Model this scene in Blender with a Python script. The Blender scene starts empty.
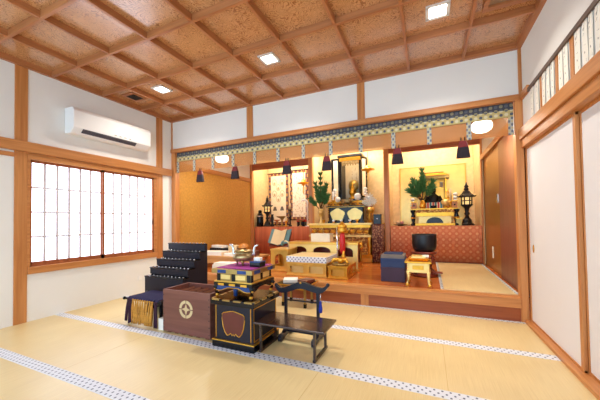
import bpy, bmesh, math, random
from mathutils import Vector, Matrix
random.seed(7)
PI = math.pi
C = bpy.context.scene.collection
sin, cos = math.sin, math.cos

# ------------------------------------------------------------------ materials
def newmat(name):
    m = bpy.data.materials.new(name); m.use_nodes = True
    nt = m.node_tree
    return m, nt, nt.nodes['Principled BSDF']

def s2l(c):
    return tuple(((x / 12.92) if x <= 0.04045 else ((x + 0.055) / 1.055) ** 2.4) for x in (v / 255 for v in c)) + (1,)

def plain(name, rgb, rough=0.5, metal=0.0, var=0.06, scale=6.0, coat=0.0, bump=0.0):
    m, nt, b = newmat(name)
    c = s2l(rgb)
    tc = nt.nodes.new('ShaderNodeTexCoord')
    n = nt.nodes.new('ShaderNodeTexNoise'); n.inputs['Scale'].default_value = scale; n.inputs['Detail'].default_value = 3
    nt.links.new(tc.outputs['Object'], n.inputs['Vector'])
    r = nt.nodes.new('ShaderNodeValToRGB')
    r.color_ramp.elements[0].position = 0.3; r.color_ramp.elements[1].position = 0.7
    r.color_ramp.elements[0].color = tuple(x * (1 - var) for x in c[:3]) + (1,)
    r.color_ramp.elements[1].color = tuple(min(1, x * (1 + var)) for x in c[:3]) + (1,)
    nt.links.new(n.outputs['Fac'], r.inputs['Fac'])
    nt.links.new(r.outputs['Color'], b.inputs['Base Color'])
    b.inputs['Roughness'].default_value = rough; b.inputs['Metallic'].default_value = metal
    b.inputs['Coat Weight'].default_value = coat
    if bump:
        bp = nt.nodes.new('ShaderNodeBump'); bp.inputs['Strength'].default_value = bump
        n2 = nt.nodes.new('ShaderNodeTexNoise'); n2.inputs['Scale'].default_value = scale * 12
        nt.links.new(tc.outputs['Object'], n2.inputs['Vector'])
        nt.links.new(n2.outputs['Fac'], bp.inputs['Height']); nt.links.new(bp.outputs['Normal'], b.inputs['Normal'])
    return m

def wood(name, lo, hi, axis='x', rough=0.4, scale=1.0, coat=0.0):
    m, nt, b = newmat(name)
    tc = nt.nodes.new('ShaderNodeTexCoord'); mp = nt.nodes.new('ShaderNodeMapping')
    s = [28 * scale] * 3; s['xyz'.index(axis)] = 1.3 * scale
    mp.inputs['Scale'].default_value = s
    nt.links.new(tc.outputs['Object'], mp.inputs['Vector'])
    n = nt.nodes.new('ShaderNodeTexNoise'); n.inputs['Scale'].default_value = 1.0; n.inputs['Detail'].default_value = 4
    n.inputs['Distortion'].default_value = 0.6
    nt.links.new(mp.outputs['Vector'], n.inputs['Vector'])
    r = nt.nodes.new('ShaderNodeValToRGB')
    r.color_ramp.elements[0].position = 0.3; r.color_ramp.elements[1].position = 0.68
    r.color_ramp.elements[0].color = s2l(lo); r.color_ramp.elements[1].color = s2l(hi)
    nt.links.new(n.outputs['Fac'], r.inputs['Fac']); nt.links.new(r.outputs['Color'], b.inputs['Base Color'])
    b.inputs['Roughness'].default_value = rough; b.inputs['Coat Weight'].default_value = coat
    return m

def math_node(nt, op, a, b=None):
    n = nt.nodes.new('ShaderNodeMath'); n.operation = op
    for i, v in enumerate((a, b)):
        if v is None: continue
        if isinstance(v, (int, float)): n.inputs[i].default_value = v
        else: nt.links.new(v, n.inputs[i])
    return n.outputs[0]

def lattice(name, base, mark, axes='xz', fu=60.0, fv=60.0, thr=0.4, rough=0.8, second=None, metal=0.0, shift=0.0, thr2=-0.5):
    """woven / printed repeat: marks where sin(u)*sin(v) is high; second colour where it is low"""
    m, nt, b = newmat(name)
    tc = nt.nodes.new('ShaderNodeTexCoord'); sp = nt.nodes.new('ShaderNodeSeparateXYZ')
    nt.links.new(tc.outputs['Object'], sp.inputs[0])
    d = {'x': sp.outputs[0], 'y': sp.outputs[1], 'z': sp.outputs[2]}
    if axes == 'diag': u, v = math_node(nt, 'ADD', d['x'], d['z']), math_node(nt, 'SUBTRACT', d['x'], d['z'])
    elif len(axes) == 3:                     # u = first + second axis (wraps round corners), v = third
        u = math_node(nt, 'ADD', d[axes[0]], d[axes[1]]); v = d[axes[2]]
    else: u, v = d[axes[0]], d[axes[1]]
    su = math_node(nt, 'SINE', math_node(nt, 'MULTIPLY', u, fu))
    sv = math_node(nt, 'SINE', math_node(nt, 'ADD', math_node(nt, 'MULTIPLY', v, fv), shift))
    p = math_node(nt, 'MULTIPLY', su, sv)
    g = math_node(nt, 'GREATER_THAN', p, thr)
    mx = nt.nodes.new('ShaderNodeMix'); mx.data_type = 'RGBA'
    nt.links.new(g, mx.inputs[0]); mx.inputs[6].default_value = s2l(base); mx.inputs[7].default_value = s2l(mark)
    out = mx.outputs[2]
    if second:
        g2 = math_node(nt, 'LESS_THAN', p, thr2)
        m2 = nt.nodes.new('ShaderNodeMix'); m2.data_type = 'RGBA'
        nt.links.new(g2, m2.inputs[0]); nt.links.new(out, m2.inputs[6]); m2.inputs[7].default_value = s2l(second)
        out = m2.outputs[2]
    nt.links.new(out, b.inputs['Base Color'])
    b.inputs['Roughness'].default_value = rough; b.inputs['Metallic'].default_value = metal
    return m

def emit(name, rgb, strength):
    m, nt, b = newmat(name)
    b.inputs['Base Color'].default_value = s2l(rgb)
    b.inputs['Emission Color'].default_value = s2l(rgb); b.inputs['Emission Strength'].default_value = strength
    return m

def tatami_mat():
    m, nt, b = newmat('tatami')
    tc = nt.nodes.new('ShaderNodeTexCoord'); mp = nt.nodes.new('ShaderNodeMapping')
    mp.inputs['Scale'].default_value = (200, 4, 1)
    nt.links.new(tc.outputs['Object'], mp.inputs['Vector'])
    n = nt.nodes.new('ShaderNodeTexNoise'); n.inputs['Scale'].default_value = 1.0
    nt.links.new(mp.outputs['Vector'], n.inputs['Vector'])
    n2 = nt.nodes.new('ShaderNodeTexNoise'); n2.inputs['Scale'].default_value = 1.7
    nt.links.new(tc.outputs['Object'], n2.inputs['Vector'])
    ad = math_node(nt, 'ADD', math_node(nt, 'MULTIPLY', n.outputs['Fac'], .5), math_node(nt, 'MULTIPLY', n2.outputs['Fac'], .5))
    r = nt.nodes.new('ShaderNodeValToRGB')
    r.color_ramp.elements[0].position = 0.35; r.color_ramp.elements[1].position = 0.65
    r.color_ramp.elements[0].color = s2l((214, 188, 132)); r.color_ramp.elements[1].color = s2l((230, 207, 152))
    nt.links.new(ad, r.inputs['Fac']); nt.links.new(r.outputs['Color'], b.inputs['Base Color'])
    b.inputs['Roughness'].default_value = 0.38; b.inputs['Specular IOR Level'].default_value = 1.0
    return m

def burl_mat():
    m, nt, b = newmat('ceiling_burl')
    tc = nt.nodes.new('ShaderNodeTexCoord')
    n = nt.nodes.new('ShaderNodeTexNoise'); n.inputs['Scale'].default_value = 7; n.inputs['Detail'].default_value = 2
    n.inputs['Distortion'].default_value = 1.6
    nt.links.new(tc.outputs['Object'], n.inputs['Vector'])
    w = math_node(nt, 'SINE', math_node(nt, 'MULTIPLY', n.outputs['Fac'], 75))
    n3 = nt.nodes.new('ShaderNodeTexNoise'); n3.inputs['Scale'].default_value = 9
    nt.links.new(tc.outputs['Object'], n3.inputs['Vector'])
    w2 = math_node(nt, 'MULTIPLY', w, n3.outputs['Fac'])
    r = nt.nodes.new('ShaderNodeValToRGB')
    r.color_ramp.elements[0].position = 0.05; r.color_ramp.elements[1].position = 0.5
    r.color_ramp.elements[0].color = s2l((208, 152, 100)); r.color_ramp.elements[1].color = s2l((150, 94, 52))
    nt.links.new(w2, r.inputs['Fac']); nt.links.new(r.outputs['Color'], b.inputs['Base Color'])
    b.inputs['Roughness'].default_value = 0.24; b.inputs['Specular IOR Level'].default_value = .9; b.inputs['Coat Weight'].default_value = .8; b.inputs['Coat Roughness'].default_value = .25
    return m

def blind_mat():
    """split bamboo blind: slats with see-through gaps"""
    m, nt, b = newmat('bamboo_slats')
    tc = nt.nodes.new('ShaderNodeTexCoord'); sp = nt.nodes.new('ShaderNodeSeparateXYZ')
    nt.links.new(tc.outputs['Object'], sp.inputs[0])
    sz = math_node(nt, 'SINE', math_node(nt, 'MULTIPLY', sp.outputs[2], 700))
    r = nt.nodes.new('ShaderNodeValToRGB')
    r.color_ramp.elements[0].color = s2l((160, 96, 42)); r.color_ramp.elements[1].color = s2l((224, 158, 84))
    nt.links.new(math_node(nt, 'ADD', math_node(nt, 'MULTIPLY', sz, .5), .5), r.inputs['Fac'])
    nt.links.new(r.outputs['Color'], b.inputs['Base Color']); b.inputs['Roughness'].default_value = .5
    tr = nt.nodes.new('ShaderNodeBsdfTransparent'); mx = nt.nodes.new('ShaderNodeMixShader')
    mx.inputs[0].default_value = 0.4
    nt.links.new(b.outputs[0], mx.inputs[1]); nt.links.new(tr.outputs[0], mx.inputs[2])
    nt.links.new(mx.outputs[0], nt.nodes['Material Output'].inputs['Surface'])
    return m

def writing_mat(name, paper, ink, fx, fz, thr, axis='y'):
    """columns of brushed characters, too small to read"""
    m, nt, b = newmat(name)
    tc = nt.nodes.new('ShaderNodeTexCoord'); mp = nt.nodes.new('ShaderNodeMapping')
    mp.inputs['Scale'].default_value = (fx, fx, fz)
    nt.links.new(tc.outputs['Object'], mp.inputs['Vector'])
    n = nt.nodes.new('ShaderNodeTexNoise'); n.inputs['Scale'].default_value = 1; n.inputs['Detail'].default_value = 3
    nt.links.new(mp.outputs['Vector'], n.inputs['Vector'])
    g = math_node(nt, 'GREATER_THAN', n.outputs['Fac'], thr)
    mx = nt.nodes.new('ShaderNodeMix'); mx.data_type = 'RGBA'
    nt.links.new(g, mx.inputs[0]); mx.inputs[6].default_value = s2l(paper); mx.inputs[7].default_value = s2l(ink)
    nt.links.new(mx.outputs[2], b.inputs['Base Color']); b.inputs['Roughness'].default_value = .9
    return m

def carved_mat(name, hi, lo, scale, metal=.6, rough=.35):
    m, nt, b = newmat(name)
    tc = nt.nodes.new('ShaderNodeTexCoord')
    v = nt.nodes.new('ShaderNodeTexVoronoi'); v.inputs['Scale'].default_value = scale
    nt.links.new(tc.outputs['Object'], v.inputs['Vector'])
    r = nt.nodes.new('ShaderNodeValToRGB'); r.color_ramp.elements[0].position = .15; r.color_ramp.elements[1].position = .6
    r.color_ramp.elements[0].color = s2l(hi); r.color_ramp.elements[1].color = s2l(lo)
    nt.links.new(v.outputs['Distance'], r.inputs['Fac']); nt.links.new(r.outputs['Color'], b.inputs['Base Color'])
    bp = nt.nodes.new('ShaderNodeBump'); bp.inputs['Strength'].default_value = .6; bp.inputs['Distance'].default_value = .02
    nt.links.new(v.outputs['Distance'], bp.inputs['Height']); nt.links.new(bp.outputs['Normal'], b.inputs['Normal'])
    b.inputs['Roughness'].default_value = rough; b.inputs['Metallic'].default_value = metal
    return m

def lac(name, rgb, rough):
    m = plain(name, rgb, rough, 0, var=.2, scale=3)
    m.node_tree.nodes['Principled BSDF'].inputs['Specular IOR Level'].default_value = .32
    return m

M = dict(
    plaster=plain('plaster', (236, 233, 226), .9, var=.015, scale=2, bump=.05),
    wood_x=wood('cypress_x', (178, 110, 56), (206, 140, 80), 'x', .38),
    wood_y=wood('cypress_y', (178, 110, 56), (206, 140, 80), 'y', .38),
    wood_z=wood('cypress_z', (178, 110, 56), (206, 140, 80), 'z', .38),
    dwood_x=wood('red_wood_x', (140, 66, 30), (164, 84, 42), 'x', .4),
    dwood_z=wood('red_wood_z', (122, 70, 50), (144, 88, 66), 'z', .4),
    batten=wood('batten', (158, 94, 52), (188, 122, 74), 'x', .35),
    batten_y=wood('batten_y', (158, 94, 52), (188, 122, 74), 'y', .35),
    frame_z=wood('window_wood', (146, 80, 44), (172, 100, 60), 'z', .4),
    floorwood=wood('polished_boards', (178, 92, 40), (206, 120, 58), 'x', .18, .6),
    rail=plain('dark_rail', (96, 76, 62), .5),
    tatami=tatami_mat(),
    border=lattice('tatami_border', (222, 224, 230), (104, 108, 124), 'xy', 125, 96, .62, .8),
    burl=burl_mat(),
    shoji=emit('shoji_paper', (228, 237, 255), 4.0),
    muntin=plain('muntin', (214, 206, 210), .7),  # glare of the bright panes put into the pale colour of wooden bars
    fusuma=plain('door_paper', (232, 228, 226), .85, var=.01, scale=3),
    goldpaper=plain('gold_wallpaper', (230, 202, 150), .5, .1, var=.09, scale=14),
    orangepaper=plain('amber_wallpaper', (198, 146, 66), .45, .2, var=.12, scale=26),
    golddoor=plain('gold_door', (164, 112, 48), .32, .35, var=.08, scale=1.5),
    gold=plain('gold', (228, 170, 62), .3, .85, var=.12, scale=20),
    goldleaf=plain('gold_leaf', (236, 186, 88), .32, .72, var=.08, scale=9),
    palegold=plain('pale_gold', (240, 208, 130), .36, .55, var=.06, scale=8),
    carved=carved_mat('carved_gold', (240, 196, 104), (150, 92, 36), 22),
    lacquer=lac('black_lacquer', (14, 13, 18), .16),
    lacquer_m=lac('black_lacquer_satin', (26, 26, 40), .3),
    darkwood=wood('dark_stained', (44, 28, 24), (62, 42, 36), 'x', .22, coat=.3),
    maroon=plain('maroon_lacquer', (96, 36, 28), .35, 0, var=.1),
    boxwood=wood('keyaki_x', (100, 56, 46), (126, 76, 64), 'x', .42, .7),
    boxin=wood('keyaki_inside', (96, 48, 28), (122, 66, 40), 'x', .5, .7),
    crest=plain('crest', (212, 188, 142), .5),
    purple=plain('purple_cloth', (150, 40, 130), .7, var=.12, scale=5),
    navy=plain('navy_cord', (40, 36, 78), .8, var=.25, scale=60),
    plum=plain('plum_cord', (58, 24, 48), .85, var=.25, scale=60),
    ochre=plain('ochre_cord', (202, 142, 52), .75, var=.25, scale=60),
    blue=plain('blue_tassel', (24, 44, 150), .6, var=.2, scale=40),
    blueband=plain('blue_mount', (32, 62, 124), .3, .3, var=.3, scale=30),
    bronze=plain('bronze', (172, 148, 104), .32, .8, var=.4, scale=24),
    bronze_p=plain('bronze_plain', (168, 140, 84), .28, .9, var=.15),
    silver=plain('silver', (210, 212, 216), .25, .9),
    iron=plain('dark_iron', (34, 30, 30), .45, .5, var=.2),
    lightwood=wood('light_wood', (206, 150, 84), (226, 176, 110), 'x', .4),
    ochrewood=wood('drum_wood', (176, 104, 40), (206, 136, 60), 'x', .35),
    paper=plain('white_paper', (240, 236, 226), .85, var=.02),
    cream=plain('cream_paper', (228, 204, 158), .8, var=.05),
    white=plain('white_plastic', (240, 238, 234), .4, var=.01),
    darkplastic=plain('dark_plastic', (50, 52, 70), .5),
    grey=plain('grey_cover', (120, 112, 106), .8, var=.05),
    slate=plain('slate_blue_cover', (38, 58, 98), .7, var=.08),
    plumbox=plain('plum_cover', (62, 46, 66), .7, var=.08),
    brocade=lattice('red_gold_brocade', (202, 112, 74), (220, 156, 110), 'diag', 26, 26, .62, .75, second=(210, 130, 90), thr2=-.35),
    rededge=wood('red_drape', (172, 76, 42), (204, 110, 66), 'z', .7, .7),
    darkbrocade=carved_mat('plum_brocade', (190, 140, 100), (92, 44, 40), 26, 0, .8),
    scrollpaper=plain('scroll_paper', (236, 224, 196), .85, var=.04, scale=12),
    scrollborder=lattice('scroll_brocade', (86, 66, 74), (196, 150, 84), 'xz', 50, 26, .3, .8, second=(128, 66, 48), thr2=-.4),
    writing=writing_mat('calligraphy', (236, 228, 206), (206, 188, 160), 24, 16, .58),
    slip=writing_mat('paper_slip', (238, 234, 220), (150, 146, 140), 34, 26, .64),
    green=plain('pine_green', (58, 112, 62), .55, var=.35, scale=30),
    twig=plain('twig', (92, 70, 44), .8),
    cushion=plain('mat_top', (232, 206, 150), .75, var=.03),
    cushionside=lattice('mat_border', (220, 222, 226), (96, 102, 126), 'xyz', 100, 100, .5, .8),
    valance=lattice('valance_cloth', (58, 60, 70), (132, 126, 100), 'xz', 62, 62, .4, .8, second=(86, 90, 100), thr2=-.4),
    valance2=lattice('valance_cloth_pale', (180, 164, 108), (76, 82, 96), 'xz', 62, 62, .5, .8, second=(200, 192, 158), thr2=-.4),
    strap=lattice('strap_cloth', (166, 170, 166), (98, 102, 112), 'xz', 110, 82, .3, .8, second=(190, 176, 130), thr2=-.35),
    tasseltop=plain('tassel_red', (112, 20, 26), .7, var=.3, scale=50),
    tassel=plain('tassel_black', (34, 22, 32), .85, var=.3, scale=60),
    red=plain('red_candle', (196, 28, 28), .35),
    blackstone=plain('black_bowl', (34, 32, 36), .36, .3, var=.1),
    redstand=wood('red_lacquer_stand', (106, 36, 20), (132, 50, 28), 'x', .3),
    teal=plain('teal_cover', (96, 132, 134), .6, var=.1),
    fruit1=plain('fruit_pale', (232, 196, 150), .5), fruit2=plain('fruit_pink', (220, 140, 130), .5),
    cloth5=lattice('five_colour_cloth', (232, 214, 180), (40, 120, 130), 'xz', 60, 1, .5, .7, second=(196, 60, 60), thr2=-.5, shift=1.57),
    lampwarm=emit('warm_glass', (255, 214, 140), .8),
    lantern=emit('lantern_paper', (255, 246, 230), 34.0),
    downlight=emit('downlight_plate', (255, 244, 226), 22.0),
    tube=emit('tube_light', (255, 226, 178), 26.0),
    blind=blind_mat(),
    grille=plain('grille', (150, 120, 92), .5),
    stain=plain('wall_stain', (206, 190, 160), .9, var=.1, scale=30),
)

# ------------------------------------------------------------------ mesh builder
class MB:
    def __init__(s): s.v, s.f, s.sm, s.mi = [], [], [], []
    def _add(s, vs, fs, smooth=False, m=0):
        o = len(s.v); s.v += [Vector(v) for v in vs]
        for f in fs: s.f.append([i + o for i in f]); s.sm.append(smooth); s.mi.append(m)
        return s
    def box(s, x0, x1, y0, y1, z0, z1, m=0):
        vs = [(x, y, z) for x in (x0, x1) for y in (y0, y1) for z in (z0, z1)]
        return s._add(vs, [(0, 1, 3, 2), (4, 6, 7, 5), (0, 4, 5, 1), (2, 3, 7, 6), (0, 2, 6, 4), (1, 5, 7, 3)], False, m)
    def frustum(s, c, w0, d0, w1, d1, z0, z1, m=0):
        x, y = c; vs = []
        for w, d, z in ((w0, d0, z0), (w1, d1, z1)):
            vs += [(x - w / 2, y - d / 2, z), (x + w / 2, y - d / 2, z), (x + w / 2, y + d / 2, z), (x - w / 2, y + d / 2, z)]
        return s._add(vs, [(3, 2, 1, 0), (4, 5, 6, 7), (0, 1, 5, 4), (1, 2, 6, 5), (2, 3, 7, 6), (3, 0, 4, 7)], False, m)
    def lathe(s, prof, c, n=16, m=0, smooth=True, sx=1, sy=1):
        vs = []; k = len(prof)
        for r, z in prof:
            for i in range(n):
                a = 2 * PI * i / n
                vs.append((c[0] + r * cos(a) * sx, c[1] + r * sin(a) * sy, c[2] + z))
        fs = [(j * n + i, j * n + (i + 1) % n, (j + 1) * n + (i + 1) % n, (j + 1) * n + i) for j in range(k - 1) for i in range(n)]
        fs += [tuple(range(n))[::-1], tuple((k - 1) * n + i for i in range(n))]
        return s._add(vs, fs, smooth, m)
    def ball(s, c, rx, ry=None, rz=None, n=12, m=0):
        ry = rx if ry is None else ry; rz = rx if rz is None else rz
        k = max(5, n // 2 + 1)
        prof = [(max(.02, sin(PI * i / (k - 1))), -cos(PI * i / (k - 1)) * rz) for i in range(k)]
        return s.lathe(prof, c, n, m, True, rx, ry)
    def tube(s, pts, r, n=8, m=0):
        pts = [Vector(p) for p in pts]; k = len(pts)
        rs = r if isinstance(r, (list, tuple)) else [r] * k
        vs = []; up = Vector((0, 0, 1))
        for i, p in enumerate(pts):
            t = (pts[min(i + 1, k - 1)] - pts[max(i - 1, 0)]).normalized()
            a = t.cross(up)
            if a.length < .05: a = t.cross(Vector((1, 0, 0)))
            a.normalize(); b = t.cross(a)
            for j in range(n):
                q = 2 * PI * j / n
                vs.append(p + a * cos(q) * rs[i] + b * sin(q) * rs[i])
        fs = [(i * n + j, i * n + (j + 1) % n, (i + 1) * n + (j + 1) % n, (i + 1) * n + j) for i in range(k - 1) for j in range(n)]
        fs += [tuple(range(n))[::-1], tuple((k - 1) * n + j for j in range(n))]
        return s._add(vs, fs, True, m)
    def prism(s, poly, axis, a, b, m=0, smooth=False):
        def P(u, v, w): return {'x': (w, u, v), 'y': (u, w, v), 'z': (u, v, w)}[axis]
        n = len(poly)
        vs = [P(u, v, a) for u, v in poly] + [P(u, v, b) for u, v in poly]
        fs = [tuple(range(n)), tuple(range(2 * n - 1, n - 1, -1))]
        s._add(vs, fs, False, m); o = len(s.v) - 2 * n
        for i in range(n):
            s.f.append([o + i, o + (i + 1) % n, o + n + (i + 1) % n, o + n + i]); s.sm.append(smooth); s.mi.append(m)
        return s
    def strip(s, top, bot, axis, a, b, m=0):
        """solid between an upper and a lower outline (same count), extruded: no ngon trouble on curved shapes"""
        for i in range(len(top) - 1):
            s.prism([bot[i], bot[i + 1], top[i + 1], top[i]], axis, a, b, m)
        return s
    def plate_hole(s, u0, u1, v0, v1, hole, axis, a, b, m=0):
        """rectangular plate pierced by a star-shaped opening"""
        cu = sum(p[0] for p in hole) / len(hole); cv = sum(p[1] for p in hole) / len(hole)
        pts = list(hole)
        out = []
        for u, v in pts:
            du, dv = u - cu, v - cv
            t = min([((u1 if du > 0 else u0) - cu) / du if abs(du) > 1e-9 else 1e9, ((v1 if dv > 0 else v0) - cv) / dv if abs(dv) > 1e-9 else 1e9])
            out.append([cu + du * t, cv + dv * t])
        for cu_, cv_ in ((u0, v0), (u1, v0), (u1, v1), (u0, v1)):     # snap nearest ray to each corner
            i = min(range(len(out)), key=lambda k: (out[k][0] - cu_) ** 2 + (out[k][1] - cv_) ** 2); out[i] = [cu_, cv_]
        n = len(pts)
        for i in range(n):
            j = (i + 1) % n
            s.prism([tuple(out[i]), tuple(out[j]), pts[j], pts[i]], axis, a, b, m)
        return s

ROOT = {}
def build(name, mb, mats, parent=None, bevel=0.0, seg=2):
    org = ROOT.get(parent.name, Vector((0, 0, 0))) if parent else Vector((0, 0, 0))
    me = bpy.data.meshes.new(name)
    me.from_pydata([v - org for v in mb.v], [], mb.f)
    for i, p in enumerate(me.polygons): p.use_smooth = mb.sm[i]; p.material_index = mb.mi[i]
    bm = bmesh.new(); bm.from_mesh(me); bmesh.ops.recalc_face_normals(bm, faces=bm.faces); bm.to_mesh(me); bm.free()
    if not isinstance(mats, (list, tuple)): mats = [mats]
    for m in mats: me.materials.append(M[m] if isinstance(m, str) else m)
    o = bpy.data.objects.new(name, me); C.objects.link(o)
    if parent: o.parent = parent; ROOT[o.name] = org
    if bevel:
        b = o.modifiers.new('bevel', 'BEVEL'); b.width = bevel; b.segments = seg; b.limit_method = 'ANGLE'; b.angle_limit = .6
    return o

def pieces(mb):
    par = list(range(len(mb.v)))
    def find(i):
        while par[i] != i: par[i] = par[par[i]]; i = par[i]
        return i
    for f in mb.f:
        for i in f[1:]: par[find(i)] = find(f[0])
    grp = {}
    for k, f in enumerate(mb.f): grp.setdefault(find(f[0]), []).append(k)
    out = []
    for fs in grp.values():
        m = MB(); ids = {}
        for k in fs:
            for i in mb.f[k]:
                if i not in ids: ids[i] = len(m.v); m.v.append(mb.v[i])
            m.f.append([ids[i] for i in mb.f[k]]); m.sm.append(mb.sm[k]); m.mi.append(mb.mi[k])
        out.append(m)
    return out

def each(name, mb, mats, parent=None, bevel=0.0):
    return [build(name, m, mats, parent, bevel) for m in pieces(mb)]

NTRIM = [100]
def tag(o, label, cat, group=None, kind=None):
    o['label'] = label; o['category'] = cat
    if group: o['group'] = group
    if kind: o['kind'] = kind
    return o

def thing(name, label, cat, loc, group=None):
    o = bpy.data.objects.new(name, None); C.objects.link(o); o.location = loc; o.empty_display_size = .1
    ROOT[o.name] = Vector(loc)
    return tag(o, label, cat, group)

def single(name, mb, mats, label, cat, loc, group=None, bevel=0.0):
    """a thing that is one mesh, its origin at loc"""
    loc = Vector(loc)
    for v in mb.v: v -= loc
    o = build(name, mb, mats, None, bevel); o.location = loc
    return tag(o, label, cat, group)

def dup(root, loc, label=None, rotz=0.0, group=None, scale=None):
    r = root.copy(); C.objects.link(r); r.location = loc; r.rotation_euler = (0, 0, rotz)
    if scale: r.scale = scale
    if label: r['label'] = label
    if group: r['group'] = group
    for ch in list(root.children):
        c = ch.copy(); C.objects.link(c); c.parent = r
        for g in list(ch.children):
            d = g.copy(); C.objects.link(d); d.parent = c
    return r

def struct(name, mb, mats, label, cat, parent=None, bevel=0.0):
    if name.startswith('trim') and cat != 'ceiling battens' and not parent:
        for m in pieces(mb):
            NTRIM[0] += 1; o = build('trim_%d' % (NTRIM[0] - 97), m, mats, None, bevel); tag(o, label, cat, kind='structure')
        return o
    o = build(name, mb, mats, parent, bevel)
    if not parent: tag(o, label, cat, kind='structure')
    return o

# ------------------------------------------------------------------ dimensions (metres; camera stands at x=0, y=0)
XL, XR, YD, H = -4.456, 1.007, 3.969, 3.097
YN = -1.6                     # open near side of the hall
ZP = 0.265                    # altar platform
Y2, Y3 = 6.65, 7.55           # altar partition, altar back wall
HA = 3.20                     # altar ceiling

# ================================================================== THE HALL
# floor: tatami with woven borders
fl = MB(); fl.box(XL - .1, XR + .1, YN, YD, -.1, 0)
for yb in (3.05, 2.145, 1.29, .42, -.45, -1.32):
    fl.box(XL, XR - .045, yb - .049, yb + .049, 0, .0015, 1)
fl.box(XL, XR - .045, YD - .06, YD - .012, 0, .0015, 1)
for x, y0, y1 in ((-.8, 3.1, 3.9), (-2.72, 1.34, 2.09), (-.8, 1.34, 2.09), (-2.72, 3.1, 3.9), (-1.75, 2.2, 3.0), (-3.6, 2.2, 3.0), (.1, 2.2, 3.0), (-1.75, .47, 1.24)):
    fl.box(x - .002, x + .002, y0, y1, 0, .0006, 2)
struct('floor', fl, ['tatami', 'border', plain('mat_seam', (206, 178, 124), .8)], 'straw tatami floor with pale patterned border strips', 'floor')

# ceiling: coffered, burl panels between battens
ce = MB(); ce.box(XL - .1, XR + .1, YN, YD + .1, 3.165, 3.25)
xs = [-3.875 + .6155 * i for i in range(8)]; ys = [3.31 - .63 * i for i in range(8)]
struct('ceiling', ce, 'burl', 'coffered ceiling of swirling burl wood panels', 'ceiling')
ba = MB()
for y in ys: ba.box(XL, XR, y - .014, y + .014, H, 3.17)
ba.box(XL, XR, YD - .05, YD, H - .004, 3.17)
struct('trim_1', ba, 'batten', 'wooden ceiling battens running along the altar side', 'ceiling battens')
ba = MB()
for x in xs: ba.box(x - .014, x + .014, YN, YD, H + .002, 3.17)
ba.box(XL, XL + .04, YN, YD, H - .003, 3.17); ba.box(XR - .05, XR, YN, YD, H - .003, 3.17)
struct('trim_2', ba, 'batten_y', 'wooden ceiling battens running from front to back', 'ceiling battens')

# left wall with window opening
WY0, WY1, WZ0, WZ1 = 1.81, 3.626, .60, 2.02
w = MB()
w.box(XL - .12, XL, YN, WY0, 0, 3.2); w.box(XL - .12, XL, WY1, YD + .05, 0, 3.2)
w.box(XL - .12, XL, WY0, WY1, 0, WZ0); w.box(XL - .12, XL, WY0, WY1, WZ1, 3.2)
struct('wall_left', w, 'plaster', 'cream plastered wall with the window', 'wall')
t = MB()
t.box(XL - .02, XL + .012, 1.687, 1.81, 0, 3.1); t.box(XL - .02, XL + .012, 3.626, 3.755, WZ0 - .1, 3.1)
t.box(XL - .02, XL + .014, .7, .8, 0, 3.1)
struct('trim_3', t, 'wood_z', 'upright posts on the window wall', 'posts', bevel=.004)
t = MB(); t.box(XL - .02, XL + .05, YN, YD - .03, 2.06, 2.185); t.box(XL - .02, XL + .02, YN, 1.69, 1.985, 2.035)
struct('trim_4', t, 'wood_y', 'long horizontal rail above the window', 'rail', bevel=.005)
# window: frame, two sashes, glowing paper, thin muntins
wr = thing('window_1', 'bright paper screen window with two sliding sashes in a brown frame', 'window', (XL, 2.7, .58)); wr['kind'] = 'structure'
f = MB()
f.box(XL - .1, XL + .03, WY0, WY1, .575, .66); f.box(XL - .1, XL + .02, WY0, WY1, 1.985, 2.06)
f.box(XL - .1, XL + .012, WY0, WY0 + .03, .6, 2.03); f.box(XL - .1, XL + .008, WY1 - .05, WY1, .6, 2.03)
build('window_frame', f, 'wood_y', wr, .003)
for k, (a, b, xx) in enumerate(((1.84, 2.72, XL - .045), (2.70, 3.578, XL - .02))):
    sb = MB()
    sb.box(xx - .015, xx + .015, a, b, .66, .715); sb.box(xx - .015, xx + .015, a, b, 1.955, 1.985)
    sb.box(xx - .015, xx + .015, a, a + .028, .66, 1.985); sb.box(xx - .015, xx + .015, b - .028, b, .66, 1.985)
    s_ = build('sash', sb, 'frame_z', wr)
    p = MB(); p.box(xx - .012, xx - .009, a + .02, b - .02, .70, 1.965); build('paper_pane', p, 'shoji', s_)
    g = MB()
    for i in range(1, 6):
        y = a + .028 + (b - a - .056) * i / 6; g.box(xx - .009, xx + .004, y - .013, y + .013, .71, 1.96)
    for i in range(1, 4):
        z = .715 + 1.24 * i / 4; g.box(xx - .009, xx + .003, a + .02, b - .02, z - .010, z + .010)
    build('muntins', g, 'muntin', s_)
h = MB(); h.box(XL - .006, XL + .002, 3.545, 3.56, 1.15, 1.24); build('finger_pull', h, 'iron', wr)
st = MB()
single('wall_socket', MB().box(XL, XL + .008, 3.27, 3.34, .215, .29), 'white', 'small white wall socket low on the window wall', 'socket', (XL, 3.305, .215), bevel=.003)

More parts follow.
